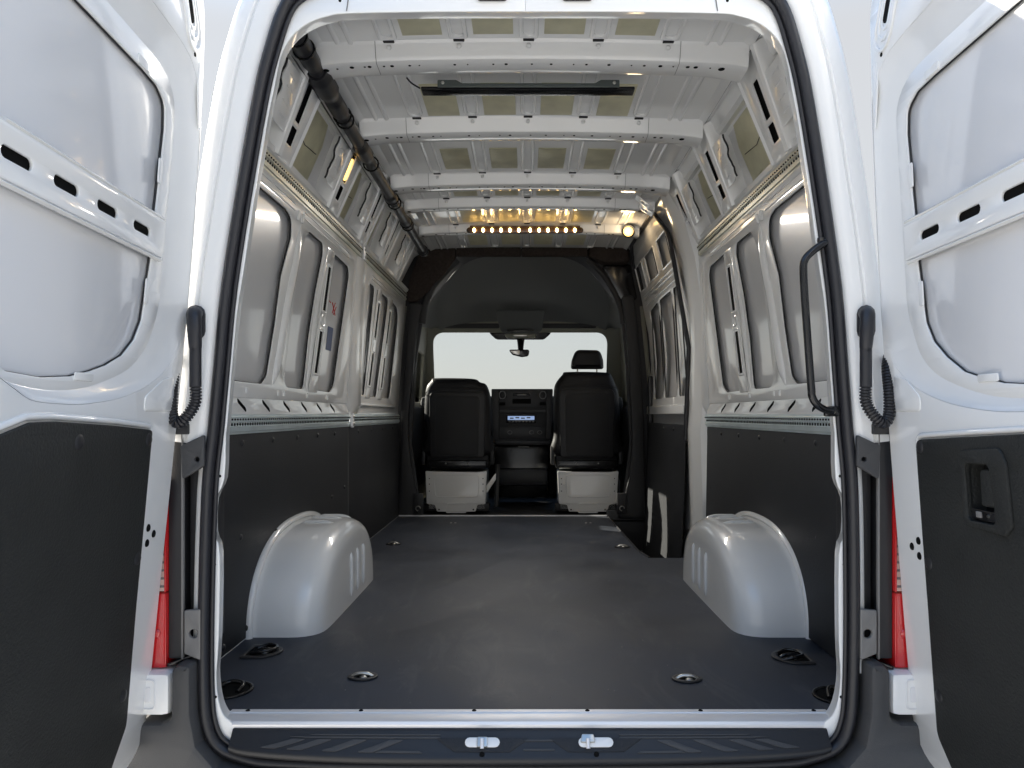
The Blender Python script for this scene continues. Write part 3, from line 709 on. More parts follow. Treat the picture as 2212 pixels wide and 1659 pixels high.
        for u0 in (2.31, 2.655):
            lp = rpoly([(u0, .79, .006), (u0+.115, .79, .006), (u0+.265, 1.41, .006), (u0+.15, 1.41, .006)])
            f = lambda v: u0+.0575+.15*(v-.79)/.62
            def sl(v0, v1):
                return rpoly([(f(v0)-.034, v0, .006), (f(v0)+.034, v0, .006), (f(v1)+.034, v1, .006), (f(v1)-.034, v1, .006)])
            P('slotted_strip', plate([lp, sl(.86, 1.04), sl(1.13, 1.33)], .003, WF(s, -.0045), .001), 'paint', b2)
            P('slot_shade', plate([rpoly([(u0+.01, .84, 0), (u0+.11, .84, 0), (u0+.25, 1.35, 0), (u0+.15, 1.35, 0)], 0)], .0006, WF(s, -.0024), 0), 'hole', b2)  # slot shade of the front bay, again as a dark sheet
            for q in (sl(.852, 1.048), sl(1.122, 1.338)):
                P('slot_rim', tube([(sx(s, wx(v)-.006, v), u, v) for u, v in q], .004, 6, closed=True), 'paint', b2)
        for z in (1.43, 1.45): P('frame_swage', tube([(sx(s, wx(z)-.0015, z), y, z) for y in (2.3, 3.0)], .004, 6), 'paint', b2)
        P('frame_swage', tube([(sx(s, wx(.75)-.003, .75), y, .75) for y in (2.2, 3.2)], .010, 8), 'paint', b2)
        # the blue sticker and the red pencil mark on the skin
        P('sticker', plate([rpoly([(1.555, .985, .002), (1.640, .985, .002), (1.655, 1.09, .002), (1.570, 1.09, .002)])], .001, WF(s, .0195), 0), 'blue', root)
        for a, b in (((1.56, 1.200), (1.585, 1.195)), ((1.62, 1.155), (1.66, 1.205)), ((1.61, 1.200), (1.67, 1.150)), ((1.64, 1.150), (1.68, 1.190))):
            P('pencil_mark', tube([(sx(s, wx(a[1])+.0195, a[1]), a[0], a[1]), (sx(s, wx(b[1])+.0195, b[1]), b[0], b[1])], .0022, 5), 'redink', root)
    return root
wallL = make_wall(-1); wallR = make_wall(1)

# ---- upper walls between rail and roof
def ux(z): return .815-.5185*(z-1.535)
def UF(s, w0=0):
    n = Vector((1, .5185)).normalized()
    def f(u, v, w_):
        x, z = ux(v)+n.x*(w0+w_), v+n.y*(w0+w_); return (sx(s, x, z), u, z)
    return f
crm = None
def crinkle(s, y0, y1, root):
    """folded sheet bracket standing rearward of an upper post"""
    sl = lambda v: -.42*(v-1.62)
    edge = []
    for i in range(15):
        v = 1.612+.138*i/14
        edge.append((y0+sl(v)+.006*math.sin(i*1.1)+(.012 if 3 < i < 9 else 0), v))
    lp = edge+[(y1+sl(1.752), 1.752), (y1+sl(1.612)+.004, 1.604), (y0+sl(1.612)+.03, 1.604)]
    b_ = P('folded_bracket', plate([lp], .006, UF(s, -.008), .002), 'paint', root)
    P('bracket_gap', tube([UF(s, -.004)(u-.003, v, 0) for u, v in edge], .0035, 6), 'bead', b_)
    for v in (1.632, 1.665, 1.70, 1.728):
        P('bracket_crease', tube([UF(s, -.0115)(y0+sl(v)+.035, v, 0), UF(s, -.0115)(y0+sl(v)+.085, v-.002, 0)], .0022, 6), 'paint', b_)
def upper_wall(s):
    side = 'left' if s < 0 else 'right'
    F = UF(s)
    ymax = 3.38 if s < 0 else 2.05
    # recessed outer skin
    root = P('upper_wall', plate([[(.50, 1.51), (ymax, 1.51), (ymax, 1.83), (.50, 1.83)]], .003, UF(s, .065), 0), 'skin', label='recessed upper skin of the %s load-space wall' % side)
    # cover strip above the rail
    P('cover_rail', loft([[(sx(s, .830, 1.53), y, 1.528), (sx(s, .806, 1.535), y, 1.540), (sx(s, .800, 1.55), y, 1.556), (sx(s, .822, 1.57), y, 1.578), (sx(s, .86, 1.57), y, 1.58)] for y in (.40, ymax)], ang=25), 'paint', root)
    posts = [(.66, .80), (1.28, 1.44), (1.84, 1.98), (2.34, 2.48), (2.82, 2.95)] if s < 0 else [(.62, .78), (1.26, 1.42), (1.84, 2.02)]
    for i, (a, b) in enumerate(posts):
        sh = -.12
        lp = rpoly([(a+.01, 1.545, .01), (b+.03, 1.545, .01), (b-.02, 1.83, .01), (a-.09, 1.83, .01)])
        def sl(v0, v1, wd):
            f = lambda v: (a+b)/2+.025-.085*(v-1.545)/.285
            return rpoly([(f(v0)-wd, v0, .006), (f(v0)+wd, v0, .006), (f(v1)+wd, v1, .006), (f(v1)-wd, v1, .006)])
        holes = [sl(1.658, 1.765, .024), sl(1.592, 1.642, .028)]
        p_ = P('upper_post', plate([lp]+holes, .006, UF(s, -.002), .002), 'paint', root)
        rows = []
        for v in (1.545, 1.60, 1.70, 1.83):
            q = a+.01-.10*(v-1.545)/.285
            rows.append([F(q-.004, v, .065), F(q-.004, v, .004), F(q+.006, v, -.016), F(q+.024, v, -.020), F(q+.034, v, -.004)])
        P('post_fold', loft(rows, ang=30), 'paint', p_)
        rows = []
        for v in (1.545, 1.60, 1.70, 1.83):
            q = b+.03-.05*(v-1.545)/.285
            rows.append([F(q-.02, v, -.003), F(q-.008, v, -.012), F(q+.002, v, -.008), F(q+.004, v, .065)])
        P('post_fold', loft(rows, ang=30), 'paint', p_)
        P('post_slot_shade', plate([rpoly([(a+.035, 1.58, 0), (b+.015, 1.58, 0), (b-.035, 1.79, 0), (a-.02, 1.79, 0)], 0)], .001, UF(s, .008), 0), 'hole', p_)  # dark sheet gives the post slots their shade as colour
        crinkle(s, a-.135, a+.005, root)
    # damping pads on the skin
    gaps = [(.51, .56), (.86, 1.12), (1.50, 1.70), (2.08, 2.22), (2.55, 2.68)] if s < 0 else [(.51, .55), (.86, 1.12), (1.50, 1.70)]
    for (a, b) in gaps:
        P('damping_pad', plate([rpoly([(a, 1.565, .01), (b+.05, 1.565, .01), (b+.03, 1.70, .01), (b-.02, 1.775, .01), (a-.02, 1.775, .01)])], .003, UF(s, .0615), .001), 'pad', root)
        P('pad_crease', tube([F(a+.01, 1.68, .0575), F((a+b)/2, 1.655, .0575), F(b, 1.665, .0575)], .0016, 5), 'bead', root)
    return root
upL = upper_wall(-1); upR = upper_wall(1)

# ---- roof
def rz(x): return 1.850-.016*(x/.66)**2
xs = [-.70+.05*k for k in range(29)]
rows = [[(x, y, rz(x)) for x in xs] for y in (.30, .5, 1.0, 1.5, 2, 2.5, 3.0, 3.45)]
roof = P('roof_panel', loft(rows, ang=60), 'paint', label='grey-white roof skin between the cross beams')
for s in (-1, 1):   # corner mouldings joining roof and side
    rows = []
    for y in (.42, 3.42):
        rows.append([(sx(s, x, z), y, z) for x, z in ((.615, 1.838), (.640, 1.826), (.652, 1.822), (.662, 1.835), (.675, 1.838), (.69, 1.822), (.70, 1.80), (.715, 1.79), (.74, 1.80), (.80, 1.76), (.86, 1.70))])
    P('roof_rail', loft(rows, ang=30), 'paint', roof)
RIBX = (-.418, -.2035, .010, .223, .437)
BEAMS = (.62, 1.21, 1.87, 2.26, 2.80)
bays = [(.10, .545), (.70, 1.13), (1.29, 1.79), (1.95, 2.18), (2.34, 2.72), (2.88, 3.36)]
for bi, (a, b) in enumerate(bays):
    for i, x in enumerate(RIBX):
        lp = capsule((a+b)/2, 0, b-a, .058) if bi else rpoly([(a-.05, -.029, .01), (b, -.029, .01), (b, .029, .01), (a-.05, .029, .01)])
        ib = capsule((a+b)/2, 0, b-a-.026, .032)
        r_ = P('roof_rib', plate([lp, ib], .012, lambda u, v, w_: (x+v, u, rz(x+v)-.003+w_), .005, ang=60), 'paint', roof)
    for x in (-.575, -.535, .555, .595):
        P('roof_swage', tube([(x, a, rz(x)-.001), (x, b+.02, rz(x)-.001)], .009, 8, flat=.8), 'paint', roof)
    pa, pb = ((a+.02, b-.02), (.86, 1.13), (1.49, 1.75), (2.02, 2.18), (2.42, 2.70), (2.94, 3.30))[bi]
    for i in range(4):
        xc = (RIBX[i]+RIBX[i+1])/2
        P('damping_pad', plate([[(xc-.060, pa), (xc+.060, pa), (xc+.060, pb), (xc-.060, pb)]], .003, lambda u, v, w_: (u, v, rz(u)-.0025+w_), .001, (-.6, .6, .03), 0), 'foil' if bi in (2, 3, 4) else 'pad', roof)
for bi, yb in enumerate(BEAMS):
    prof = [(-.066, .004), (-.060, -.004), (-.056, -.010), (-.050, -.044), (-.044, -.054), (-.034, -.058), (-.010, -.060), (.040, -.060), (.050, -.055), (.058, -.006), (.066, .004)]
    if bi >= 3: prof = [(y*.7, z*.85) for y, z in prof]
    rows = []
    for k in range(45):
        x = -.640+1.325*k/44; t = max(0, (abs(x-.014)-.55)/.136)
        rows.append([(x, yb+y*(1+.12*t), rz(x)+z-.008*t*t-(.005*t if z < -.02 else 0)) for y, z in prof])
    b_ = P('roof_beam', loft(rows, ang=35), 'paint', label='white roof cross beam, number %d counted from the rear doors' % (bi+1))
    ends = [-.62, -.585, -.54, -.50, -.485, -.44, -.415, -.36, -.33, -.22, -.18, -.10, -.06, .02, .08, .15, .19, .26, .33, .37, .42, .46, .505, .53, .575, .61]
    rr = [.011, .004, .008, .004, .007, .004, .007, .005, .003, .005, .003, .004, .006, .004, .005, .003, .005, .006, .003, .005, .007, .003, .007, .008, .003, .012]
    for x, r in zip(ends, rr):
        if bi >= 3 and r < .005: continue
        t = max(0, (abs(x-.014)-.55)/.136)
        zz = rz(x)+(-.0605 if bi < 3 else -.0515)-.008*t*t-.005*t
        P('beam_hole', disc_me(round(r*.9, 4), .0012, 10), 'hole', b_, facing((x, yb-.022 if bi < 3 else yb-.012, zz), (0, 0, -1)))
    for x in (-.46, .475):
        zz = rz(x); hh = .058 if bi < 3 else .049
        P('beam_seam', tube([(x, yb-.0655*(1 if bi < 3 else .7), zz-.002), (x, yb-.0515*(1 if bi < 3 else .7), zz-hh*.78), (x, yb-.040*(1 if bi < 3 else .7), zz-hh-.0012), (x, yb+.03*(1 if bi < 3 else .7), zz-hh-.0038)], .0009, 5), 'greybar', b_)
    for x in RIBX:
        P('rib_end_shade', box((x, yb-(.063 if bi < 3 else .045), rz(x)-.0045), (.034, .012, .005), .002), 'bead', b_)  # dark boxes stand in for the shade at the rib ends
        P('beam_clip', dome_me(.008, .006), 'paint', b_, facing((x, yb-.058 if bi < 3 else yb-.042, rz(x)-.020), (0, -1, -.15)))
# gusset plates at the right front corner of the roof
for (x, y, z) in ((.60, 2.10, 1.79), (.63, 2.18, 1.77)):
    P('roof_gusset', plate([rrect(-.05, -.04, .05, .04, .01), [(.012*math.cos(a*.6283), .012*math.sin(a*.6283)) for a in range(10)]], .004, lambda u, v, w_: (x+u*.7, y+v, z-u*.5+w_), .001), 'paint', roof)
# dark bracket behind the first beam
bk = P('lamp_bracket', plate([rpoly([(-.285, 1.790, .004), (-.225, 1.790, .01), (-.205, 1.779, .01), (.225, 1.779, .01), (.245, 1.790, .01), (.305, 1.790, .004), (.305, 1.766, .004), (-.285, 1.766, .004)])], .004, lambda u, v, w_: (u, .695+w_, v-.006), .001), 'bracket', label='dark green steel bracket under the first roof beam')
P('bracket_slot', box((.008, .735, 1.765), (.70, .05, .012), .005), 'gloss', bk)
for x in (-.268, .288): P('bracket_bolt', dome_me(.006, .004), 'steel', bk, facing((x, .692, 1.774), (0, -1, 0)))
P('bracket_wire', tube(spline([Vector((-.345, .72, 1.768)), Vector((-.37, .70, 1.776)), Vector((-.385, .69, 1.79))], 5), .003, 6), 'rubber', bk)

# ---- black conduit along the left roof edge
cp = [(-.655, .30, 1.780), (-.652, .45, 1.775), (-.650, .72, 1.766), (-.648, 1.2, 1.753), (-.645, 2.0, 1.740), (-.645, 3.02, 1.728)]
cps = spline([Vector(p) for p in cp], 8)
cd = P('roof_conduit', tube(cps, .024, 14), 'rubber', label='long black conduit running along the left roof edge')
def along(y):
    for a, b in zip(cps, cps[1:]):
        if a.y <= y <= b.y: return a.lerp(b, (y-a.y)/(b.y-a.y))
    return cps[-1]
for (a, b, r) in ((.32, .60, .029), (.60, .76, .038), (.76, .92, .031), (1.17, 1.34, .031), (1.80, 1.92, .030), (2.20, 2.42, .029), (2.90, 3.03, .031)):
    q = [along(a+(b-a)*k/10) for k in range(11)]
    P('conduit_sleeve', tube(q, lambda t: r*(1 if .12 < t < .88 else .82), 14, ang=35), 'rubber', cd)
for y in (.40, .47, .92, .96, 1.40, 1.88, 1.95, 2.3, 2.36, 2.95):
    c = along(y)
    P('conduit_tie', tube([c+Vector((.031*math.cos(a*math.pi/8), 0, .031*math.sin(a*math.pi/8))) for a in range(16)], .0035, 6, closed=True), 'gloss', cd)
for y, l in ((.5, .5), (1.0, .6)):
    c0, c1 = along(y), along(y+l)
    P('conduit_web', plate([[(y, -.012), (y+l, -.012), (y+l, .012), (y, .012)]], .004, lambda u, v, w_: (along(u).x-.040+v*.8, u, along(u).z-.010-v*.9), .001, (0, 3, .1), 0), 'rubber', cd)

# ---- lit lamp bar and work lamp
LB = P('lamp_bar', plate([capsule(-.003, 0, .70, .050)], .030, lambda u, v, w_: (u, 2.735+w_, 1.800+v*.75), .010), 'barwood', label='brown lamp bar with twelve lit amber bulbs under the last roof beam')
rows = []
bm_ = bmesh.new(); bmesh.ops.create_uvsphere(bm_, u_segments=10, v_segments=8, radius=.0095, matrix=Matrix.Diagonal((.9, .9, 1.35, 1))); bulb = finish(bm_)
for x in [-.305+.0532*k for k in range(6)]+[.028+.0532*k for k in range(6)]:
    P('bulb', bulb, 'amber', LB, Matrix.Translation((x, 2.712, 1.796)))
P('bar_rail', tube([(-.33, 2.715, 1.819), (.325, 2.715, 1.819)], .005, 8), 'barwood', LB)
l = bpy.data.lights.new("bar_light", 'AREA'); l.shape = 'RECTANGLE'; l.size = .66; l.size_y = .05; l.energy = 2.4; l.spread = R(124); l.color = (1, .96, .90)
lo = bpy.data.objects.new("bar_light", l); COL.objects.link(lo); lo.location = (0, 2.69, 1.778)
lo.rotation_euler = Vector((0, .42, .91)).to_track_quat('Z', 'Y').to_euler()
wl = P('work_lamp', tube([(.640, 2.80, 1.835), (.628, 2.76, 1.815), (.612, 2.71, 1.788)], lambda t: .024+.016*t, 16), 'gloss', label='black round work lamp with amber glow at the right roof edge')
P('lamp_glass', dome_me(.030, .018, 16), 'amberl', wl, facing((.611, 2.708, 1.787), (-.3, -.8, -.5)))
P('lamp_stem', tube([(.60, 2.84, 1.85), (.57, 2.82, 1.835), (.63, 2.79, 1.83)], .008, 8), 'gloss', wl)
l = bpy.data.lights.new("work_light", 'POINT'); l.energy = .22; l.color = (1, .75, .45); l.shadow_soft_size = .04
lo = bpy.data.objects.new("work_light", l); COL.objects.link(lo); lo.location = (.59, 2.65, 1.76)
# glowing patch stands in for a lamp reflection on the second left post
F = UF(-1)
ml = P('post_glint', plate([capsule(1.345, 1.705, .085, .022, R(110))], .008, UF(-1, .002), .003), 'amberl', label='glowing amber patch for a lamp reflection in the second left post')

# ---- grab handle on the right jamb
gp = [(.678, -.045, 1.086), (.664, -.047, 1.080), (.642, -.052, 1.064), (.625, -.054, 1.045), (.622, -.054, 1.015), (.629, -.054, .90), (.639, -.054, .765), (.642, -.054, .738), (.655, -.052, .720), (.675, -.047, .710), (.692, -.045, .708)]
gh = P('grab_handle', tube(spline([Vector(p) for p in gp], 6), .0085, 12), 'gloss', label='black tubular grab handle on the right door jamb')
for z, x in ((1.087, .676), (.707, .691)):
    P('handle_foot', box((x, -.040, z), (.036, .012, .024), .005), 'gloss', gh)
    P('handle_bolt', dome_me(.007, .005), 'steel', gh, facing((x, -.047, z), (0, -1, 0)))

# ---- sliding door on the right, its post and step well
SD = [(-.30, .80), (0, .825), (.30, .838), (.64, .845), (.79, .848), (1.035, .862), (1.24, .845), (1.44, .806), (1.55, .785), (1.68, .755), (1.84, .70)]
def SX(w0=0): return lambda u, v, w_: (ip(SD, v)+w0+w_+RO*.4, u, v)
DY0, DY1 = 2.20, 3.42
sq = [rrect(2.30, 1.535, 2.58, 1.70, .012), rrect(2.70, 1.535, 3.02, 1.70, .012), rrect(3.14, 1.535, 3.40, 1.70, .012)]
win = [rpoly([(2.26, .80, .03), (2.44, .80, .03), (2.44, 1.40, .03), (2.30, 1.40, .05)]), rpoly([(2.50, .80, .03), (2.86, .80, .03), (2.86, 1.40, .03), (2.50, 1.40, .03)]), rpoly([(2.92, .80, .05), (3.22, .80, .05), (3.22, 1.38, .05), (2.92, 1.40, .03)])]
outl = rpoly([(DY0, .70, .02), (DY1, .70, .02), (DY1, 1.70, .08), (3.2, 1.81, .08), (2.40, 1.81, .10), (DY0+.03, 1.66, .08), (DY0-.01, 1.04, .02)])
sd = P('sliding_door', plate([outl]+sq+win, .006, SX(), .002, (.3, 1.85, .05), 1), 'paint', label='closed side sliding door with stamped white inner frame')
P('outer_skin', plate([rrect(DY0-.05, -.28, DY1, 1.80, .05)], .003, SX(.030), 0, (-.3, 1.85, .06), 1), 'skin', sd)
for lp in win: P('sealant_bead', tube([SX(.006)(u, v, 0) for u, v in lp], .0042, 6, closed=True), 'bead', sd)
for lp in sq:
    ux0 = min(p[0] for p in lp); ux1 = max(p[0] for p in lp)
    P('latch_recess', plate([rrect(ux0+.01, 1.56, ux0+(ux1-ux0)*.45, 1.69, .01)], .002, SX(.020), 0), 'hole', sd)
    P('recess_rim', tube([SX(-.002)(u, v, 0) for u, v in lp], .005, 6, closed=True), 'paint', sd)
for z in (1.47, 1.495, 1.43): P('frame_swage', tube([SX(-.003)(u, z, 0) for u in (2.28, 2.7, 3.1, 3.3)], .006, 8), 'paint', sd)
P('door_beam', plate([rrect(DY0+.02, .70, DY1-.02, .755, .01)], .020, SX(-.012), .006), 'paint', sd)
dl = P('lining_panel', plate([rpoly([(DY0+.01, -.26, .02), (3.38, -.26, .05), (3.40, .05, .05), (3.40, .645, .01), (DY0+.01, .645, .01)])], .006, SX(-.008), .002, (-.3, .7, .05), 1), 'lining', sd)
for y in (2.5, 2.8, 3.1): P('lining_screw', scr, 'plastic', sd, facing(SX(-.013)(y, .615, 0), (-1, 0, 0)))
# seal loop
lp = rpoly([(DY0-.012, .55, .01), (DY0-.012, 1.05, .02), (DY0+.02, 1.655, .10), (2.40, 1.822, .12), (3.22, 1.822, .10), (DY1, 1.70, .08)], n=8)[6:]
P('door_seal', tube([SX(-.012)(u, v, 0) for u, v in lp[:-4]], .012, 10), 'rubber', sd)
P('door_latch', box((.842, 3.30, .80), (.03, .05, .32), .012), 'plastic', sd)
# post between wall and sliding door
rows = []
for z, x in ((-.05, .85), (.30, .842), (.62, .832), (.74, .842), (1.04, .850), (1.24, .838), (1.475, .805), (1.66, .752), (1.82, .69)):
    rows.append([(x+.06, 1.94, z), (x+.03, 1.95, z), (x+.006, 2.00, z), (x, 2.02, z), (x, 2.10, z), (x+.006, 2.125, z), (x+.03, 2.135, z), (x+.035, 2.18, z), (x+.06, 2.19, z)])
pst = P('door_post', loft(rows, ang=40), 'paint', label='white post between the right wall and the sliding door')
# step well
sw = P('step_well', box((.73, 2.66, -.245), (.34, 1.5, .02), .003), 'plastic', label='dark step well in front of the sliding door')
P('well_riser', plate([[(1.91, -.25), (3.40, -.25), (3.40, -.004), (1.91, -.004)]], .008, lambda u, v, w_: (.588-.02*(u-1.91)/1.5+w_, u, v), .001), 'plastic', sw)
P('well_end', box((.74, 1.905, -.13), (.33, .010, .24), .001), 'plastic', sw)
P('well_end', box((.74, 3.43, -.10), (.36, .02, .28), .004), 'plastic', sw)
P('well_edge', tube([(.862, 2.2, .10), (.862, 2.6, -.10), (.862, 3.2, -.12)], .006, 6), 'greybar', sw)
P('roof_wall', loft([[(.74, y, 1.83), (.78, y, 1.80), (.84, y, 1.70)] for y in (1.9, 3.45)]), 'paint', roof)

# ---- cab bulkhead frame, pillars and headliner
YB = 3.40
def YX(y0): return lambda u, v, w_: (u, y0+w_, v)
lpl = [(-.885, -.02), (-.86, .30), (-.855, .70), (-.815, 1.30), (-.80, 1.47), (-.705, 1.47), (-.745, 1.30), (-.775, .98), (-.805, .70), (-.805, .50), (-.775, .28), (-.735, .10), (-.695, -.02)]
P('pillar_trim', plate([rpoly(lpl, .03)], .06, YX(YB+.03), .012), 'cabdark', label='black trim of the left cab pillar')
rpl = [(.83, -.02), (.822, .30), (.815, .70), (.775, 1.30), (.745, 1.52), (.660, 1.52), (.690, 1.30), (.712, .98), (.73, .70), (.735, .50), (.715, .28), (.672, .10), (.625, -.02)]
P('pillar_trim', plate([rpoly(rpl, .03)], .06, YX(YB+.03), .012), 'cabdark', label='black trim of the right cab pillar')
for cx in (-.735, .662):
    bp = P('belt_anchor', box((cx, YB-.006, .09), (.070, .02, .14), .010), 'plastic')
    P('anchor_ring', tube([(cx+.016*math.cos(a*.5236), YB-.018, .055+.016*math.sin(a*.5236)) for a in range(10)], .004, 6), 'steel', bp)
ring = plate([[(-.97, -.36), (.97, -.36), (.97, 1.94), (-.97, 1.94)], rpoly([(-.72, -.05), (.66, -.05), (.725, .50), (.70, 1.0), (.66, 1.45), (.58, 1.62), (.42, 1.80), (-.48, 1.80), (-.62, 1.62), (-.70, 1.45), (-.77, 1.0), (-.79, .50)], .05)], .02, YX(YB+.075), .002)
P('bulkhead_frame', ring, 'cabdark', label='dark frame round the opening to the cab')
# felt-covered upper corners
lf = [(-.815, 1.47), (-.80, 1.62), (-.735, 1.80), (-.66, 1.865), (-.53, 1.872), (-.480, 1.855), (-.483, 1.775), (-.56, 1.665), (-.64, 1.585), (-.70, 1.515), (-.75, 1.478)]
P('felt_corner', plate([rpoly(lf, .02)], .05, YX(YB+.02), .010), 'felt', label='brown-black felt corner panel left of the headliner')
rf = [(.435, 1.79), (.432, 1.875), (.50, 1.89), (.66, 1.89), (.705, 1.845), (.715, 1.74), (.66, 1.735), (.55, 1.735), (.49, 1.755)]
P('felt_corner', plate([rpoly(rf, .03)], .12, YX(YB+.02), .025), 'felt', label='brown-black felt block right of the headliner')
P('corner_post', plate([rpoly([(.52, 1.74, .03), (.73, 1.74, .02), (.775, 1.50, .02), (.67, 1.46, .02), (.62, 1.55, .05)])], .05, YX(YB+.06), .015), 'gloss')
for x0, x1 in ((-.475, -.032), (-.026, .428)):
    P('felt_strip', box(((x0+x1)/2, YB+.02, 1.818), (x1-x0, .05, .058), .008), 'felt')
# curved edge band
eb = spline([Vector((-.475, YB+.05, 1.775)), Vector((-.56, YB+.05, 1.685)), Vector((-.645, YB+.05, 1.585)), Vector((-.70, YB+.05, 1.46)), Vector((-.72, YB+.05, 1.33))], 6)
P('edge_band', tube(eb, .028, 10), 'cabdark')
eb = spline([Vector((.43, YB+.05, 1.775)), Vector((.53, YB+.05, 1.68)), Vector((.60, YB+.05, 1.58)), Vector((.655, YB+.05, 1.46)), Vector((.68, YB+.05, 1.33))], 6)
P('edge_band', tube(eb, .022, 10), 'cabdark')
# headliner: sloping dome
rows = []
for k in range(15):
    t = k/14; y = 3.46+t*1.20; z = 1.805-.345*t**1.15
    hw = .46+.24*math.sin(min(1, t*1.35)*math.pi/2)
    row = []
    for j in range(21):
        a = -1+2*j/20; x = -.02+hw*a
        row.append((x, y, z-.10*abs(a)**4*(1-.4*t)))
    rows.append(row)
hd = P('headliner', loft(rows, ang=60), 'headliner', label='charcoal cab headliner sloping down to the windscreen')
# skirts closing the dome sides to the pillars
for s, xa in ((-1, -.80), (1, .76)):
    rows = []
    for k in range(15):
        t = k/14; y = 3.46+t*1.20; z = 1.805-.345*t**1.15; hw = .46+.24*math.sin(min(1, t*1.35)*math.pi/2)
        rows.append([(-.02+s*hw, y, z-.10*(1-.4*t)), (-.02+s*(hw+.05), y, max(z-.16, 1.36+.08*t)), (xa+.0*s, y, 1.33+.10*t)])
    P('headliner_side', loft(rows, ang=60), 'headliner', hd)
P('cab_roof', box((0, 4.1, 1.90), (1.5, 1.5, .02), .004), 'cabdark')
P('cab_roof', plate([[(-.78, 3.45), (.78, 3.45), (.78, 5.0), (-.78, 5.0)]], .02, lambda u, v, w_: (u, v, 1.90-max(0, v-3.6)*.30+w_), 0, (3.5, 5, .1), 1), 'cabdark', hd)
# overhead console
con = plate([rpoly([(-.235, 1.515, .02), (.155, 1.515, .02), (.135, 1.375, .03), (.075, 1.36, .02), (-.155, 1.36, .02), (-.205, 1.375, .03)])], .05, lambda u, v, w_: (u*(1+.35*(v-1.40)), 4.42-(v-1.40)*1.6+w_, v+.012), .012)
oc = P('overhead_console', con, 'console', label='tapered overhead console above the windscreen')
P('console_lens', box((-.043, 4.49, 1.372), (.115, .03, .022), .006), 'olive', oc)
P('console_lip', plate([rpoly([(-.18, 1.375, .02), (.10, 1.375, .02), (.075, 1.338, .02), (-.155, 1.338, .02)])], .03, YX(4.52), .008), 'olive', oc)
P('console_lens', box((-.043, 4.488, 1.358), (.11, .01, .014), .003), 'steel', oc)
P('console_slot', box((-.04, 4.40, 1.386), (.22, .03, .012), .004), 'gloss', oc)
# header bar, visors
hb = P('windscreen_header', box((-.045, 4.68, 1.428), (1.50, .06, .05), .015), 'olive', label='grey-beige bar along the top of the windscreen')
for a, b in ((-.70, -.22), (.14, .60)): P('sun_visor', box(((a+b)/2, 4.60, 1.452), (b-a, .03, .045), .012), 'cabdark', hb)
for x in (-.44, .33): P('visor_clip', box((x, 4.64, 1.413), (.13, .02, .022), .005), 'olive', hb)
for x, o in ((-.76, 1), (.66, -1)): P('visor_arm', tube([(x, 4.55, 1.50), (x+.05*o, 4.60, 1.44), (x+.09*o, 4.62, 1.42)], .013, 8), 'olive', hb)
# mirror
P('sensor_housing', plate([rpoly([(-.33, 1.415, .02), (.24, 1.415, .02), (.16, 1.345, .05), (-.25, 1.345, .05)])], .02, YX(4.72), .006), 'gloss')
mr = P('rear_view_mirror', plate([rpoly([(-.145, 1.245, .02), (.035, 1.245, .02), (.028, 1.188, .03), (-.03, 1.180, .03), (-.11, 1.200, .03)])], .03, YX(4.55), .010), 'gloss', label='rear-view mirror hanging in the windscreen')
P('mirror_glass', plate([rpoly([(-.135, 1.238, .015), (-.045, 1.238, .01), (-.05, 1.198, .01), (-.10, 1.208, .02)])], .003, YX(4.534), .001), 'steel', mr)
P('mirror_stem', tube([(-.04, 4.66, 1.35), (-.04, 4.60, 1.30), (-.04, 4.56, 1.235)], lambda t: .035-.013*t, 12), 'gloss', mr)
# windscreen and A pillars
P('windscreen', plate([rpoly([(-.84, .70), (.76, .70), (.745, 1.44), (-.82, 1.44)], .06)], .006, lambda u, v, w_: (u, 4.74+w_+(1.44-v)*.45, v), 0), 'glass', label='windscreen at the front of the cab')
for s, xa, xb in ((-1, -.80, -.90), (1, .715, .84)):
    rows = []
    for t in (0, .3, .6, 1):
        z = 1.46-.75*t; y = 4.70+.33*t; d = .02*math.sin(t*3.1)
        x = xa-s*d*-1
        rows.append([(x-.0*s, y-.10, z), (x-s*.012, y-.02, z), (x, y+.03, z), (xb+s*.02, y+.05, z), (xb+s*.04, y-.12, z)])
    P('front_pillar', loft(rows, closed_u=True, ang=45), 'olive')
P('windscreen_surround', plate([[(-.95, .30), (.90, .30), (.90, 1.52), (-.95, 1.52)], rpoly([(-.80, .45), (.71, .45), (.700, 1.398), (-.790, 1.398)], .11, 8)], .02, lambda u, v, w_: (u, 4.625+w_+(1.40-v)*.40, v), .004), 'olive', label='grey-beige surround with rounded corners framing the windscreen')
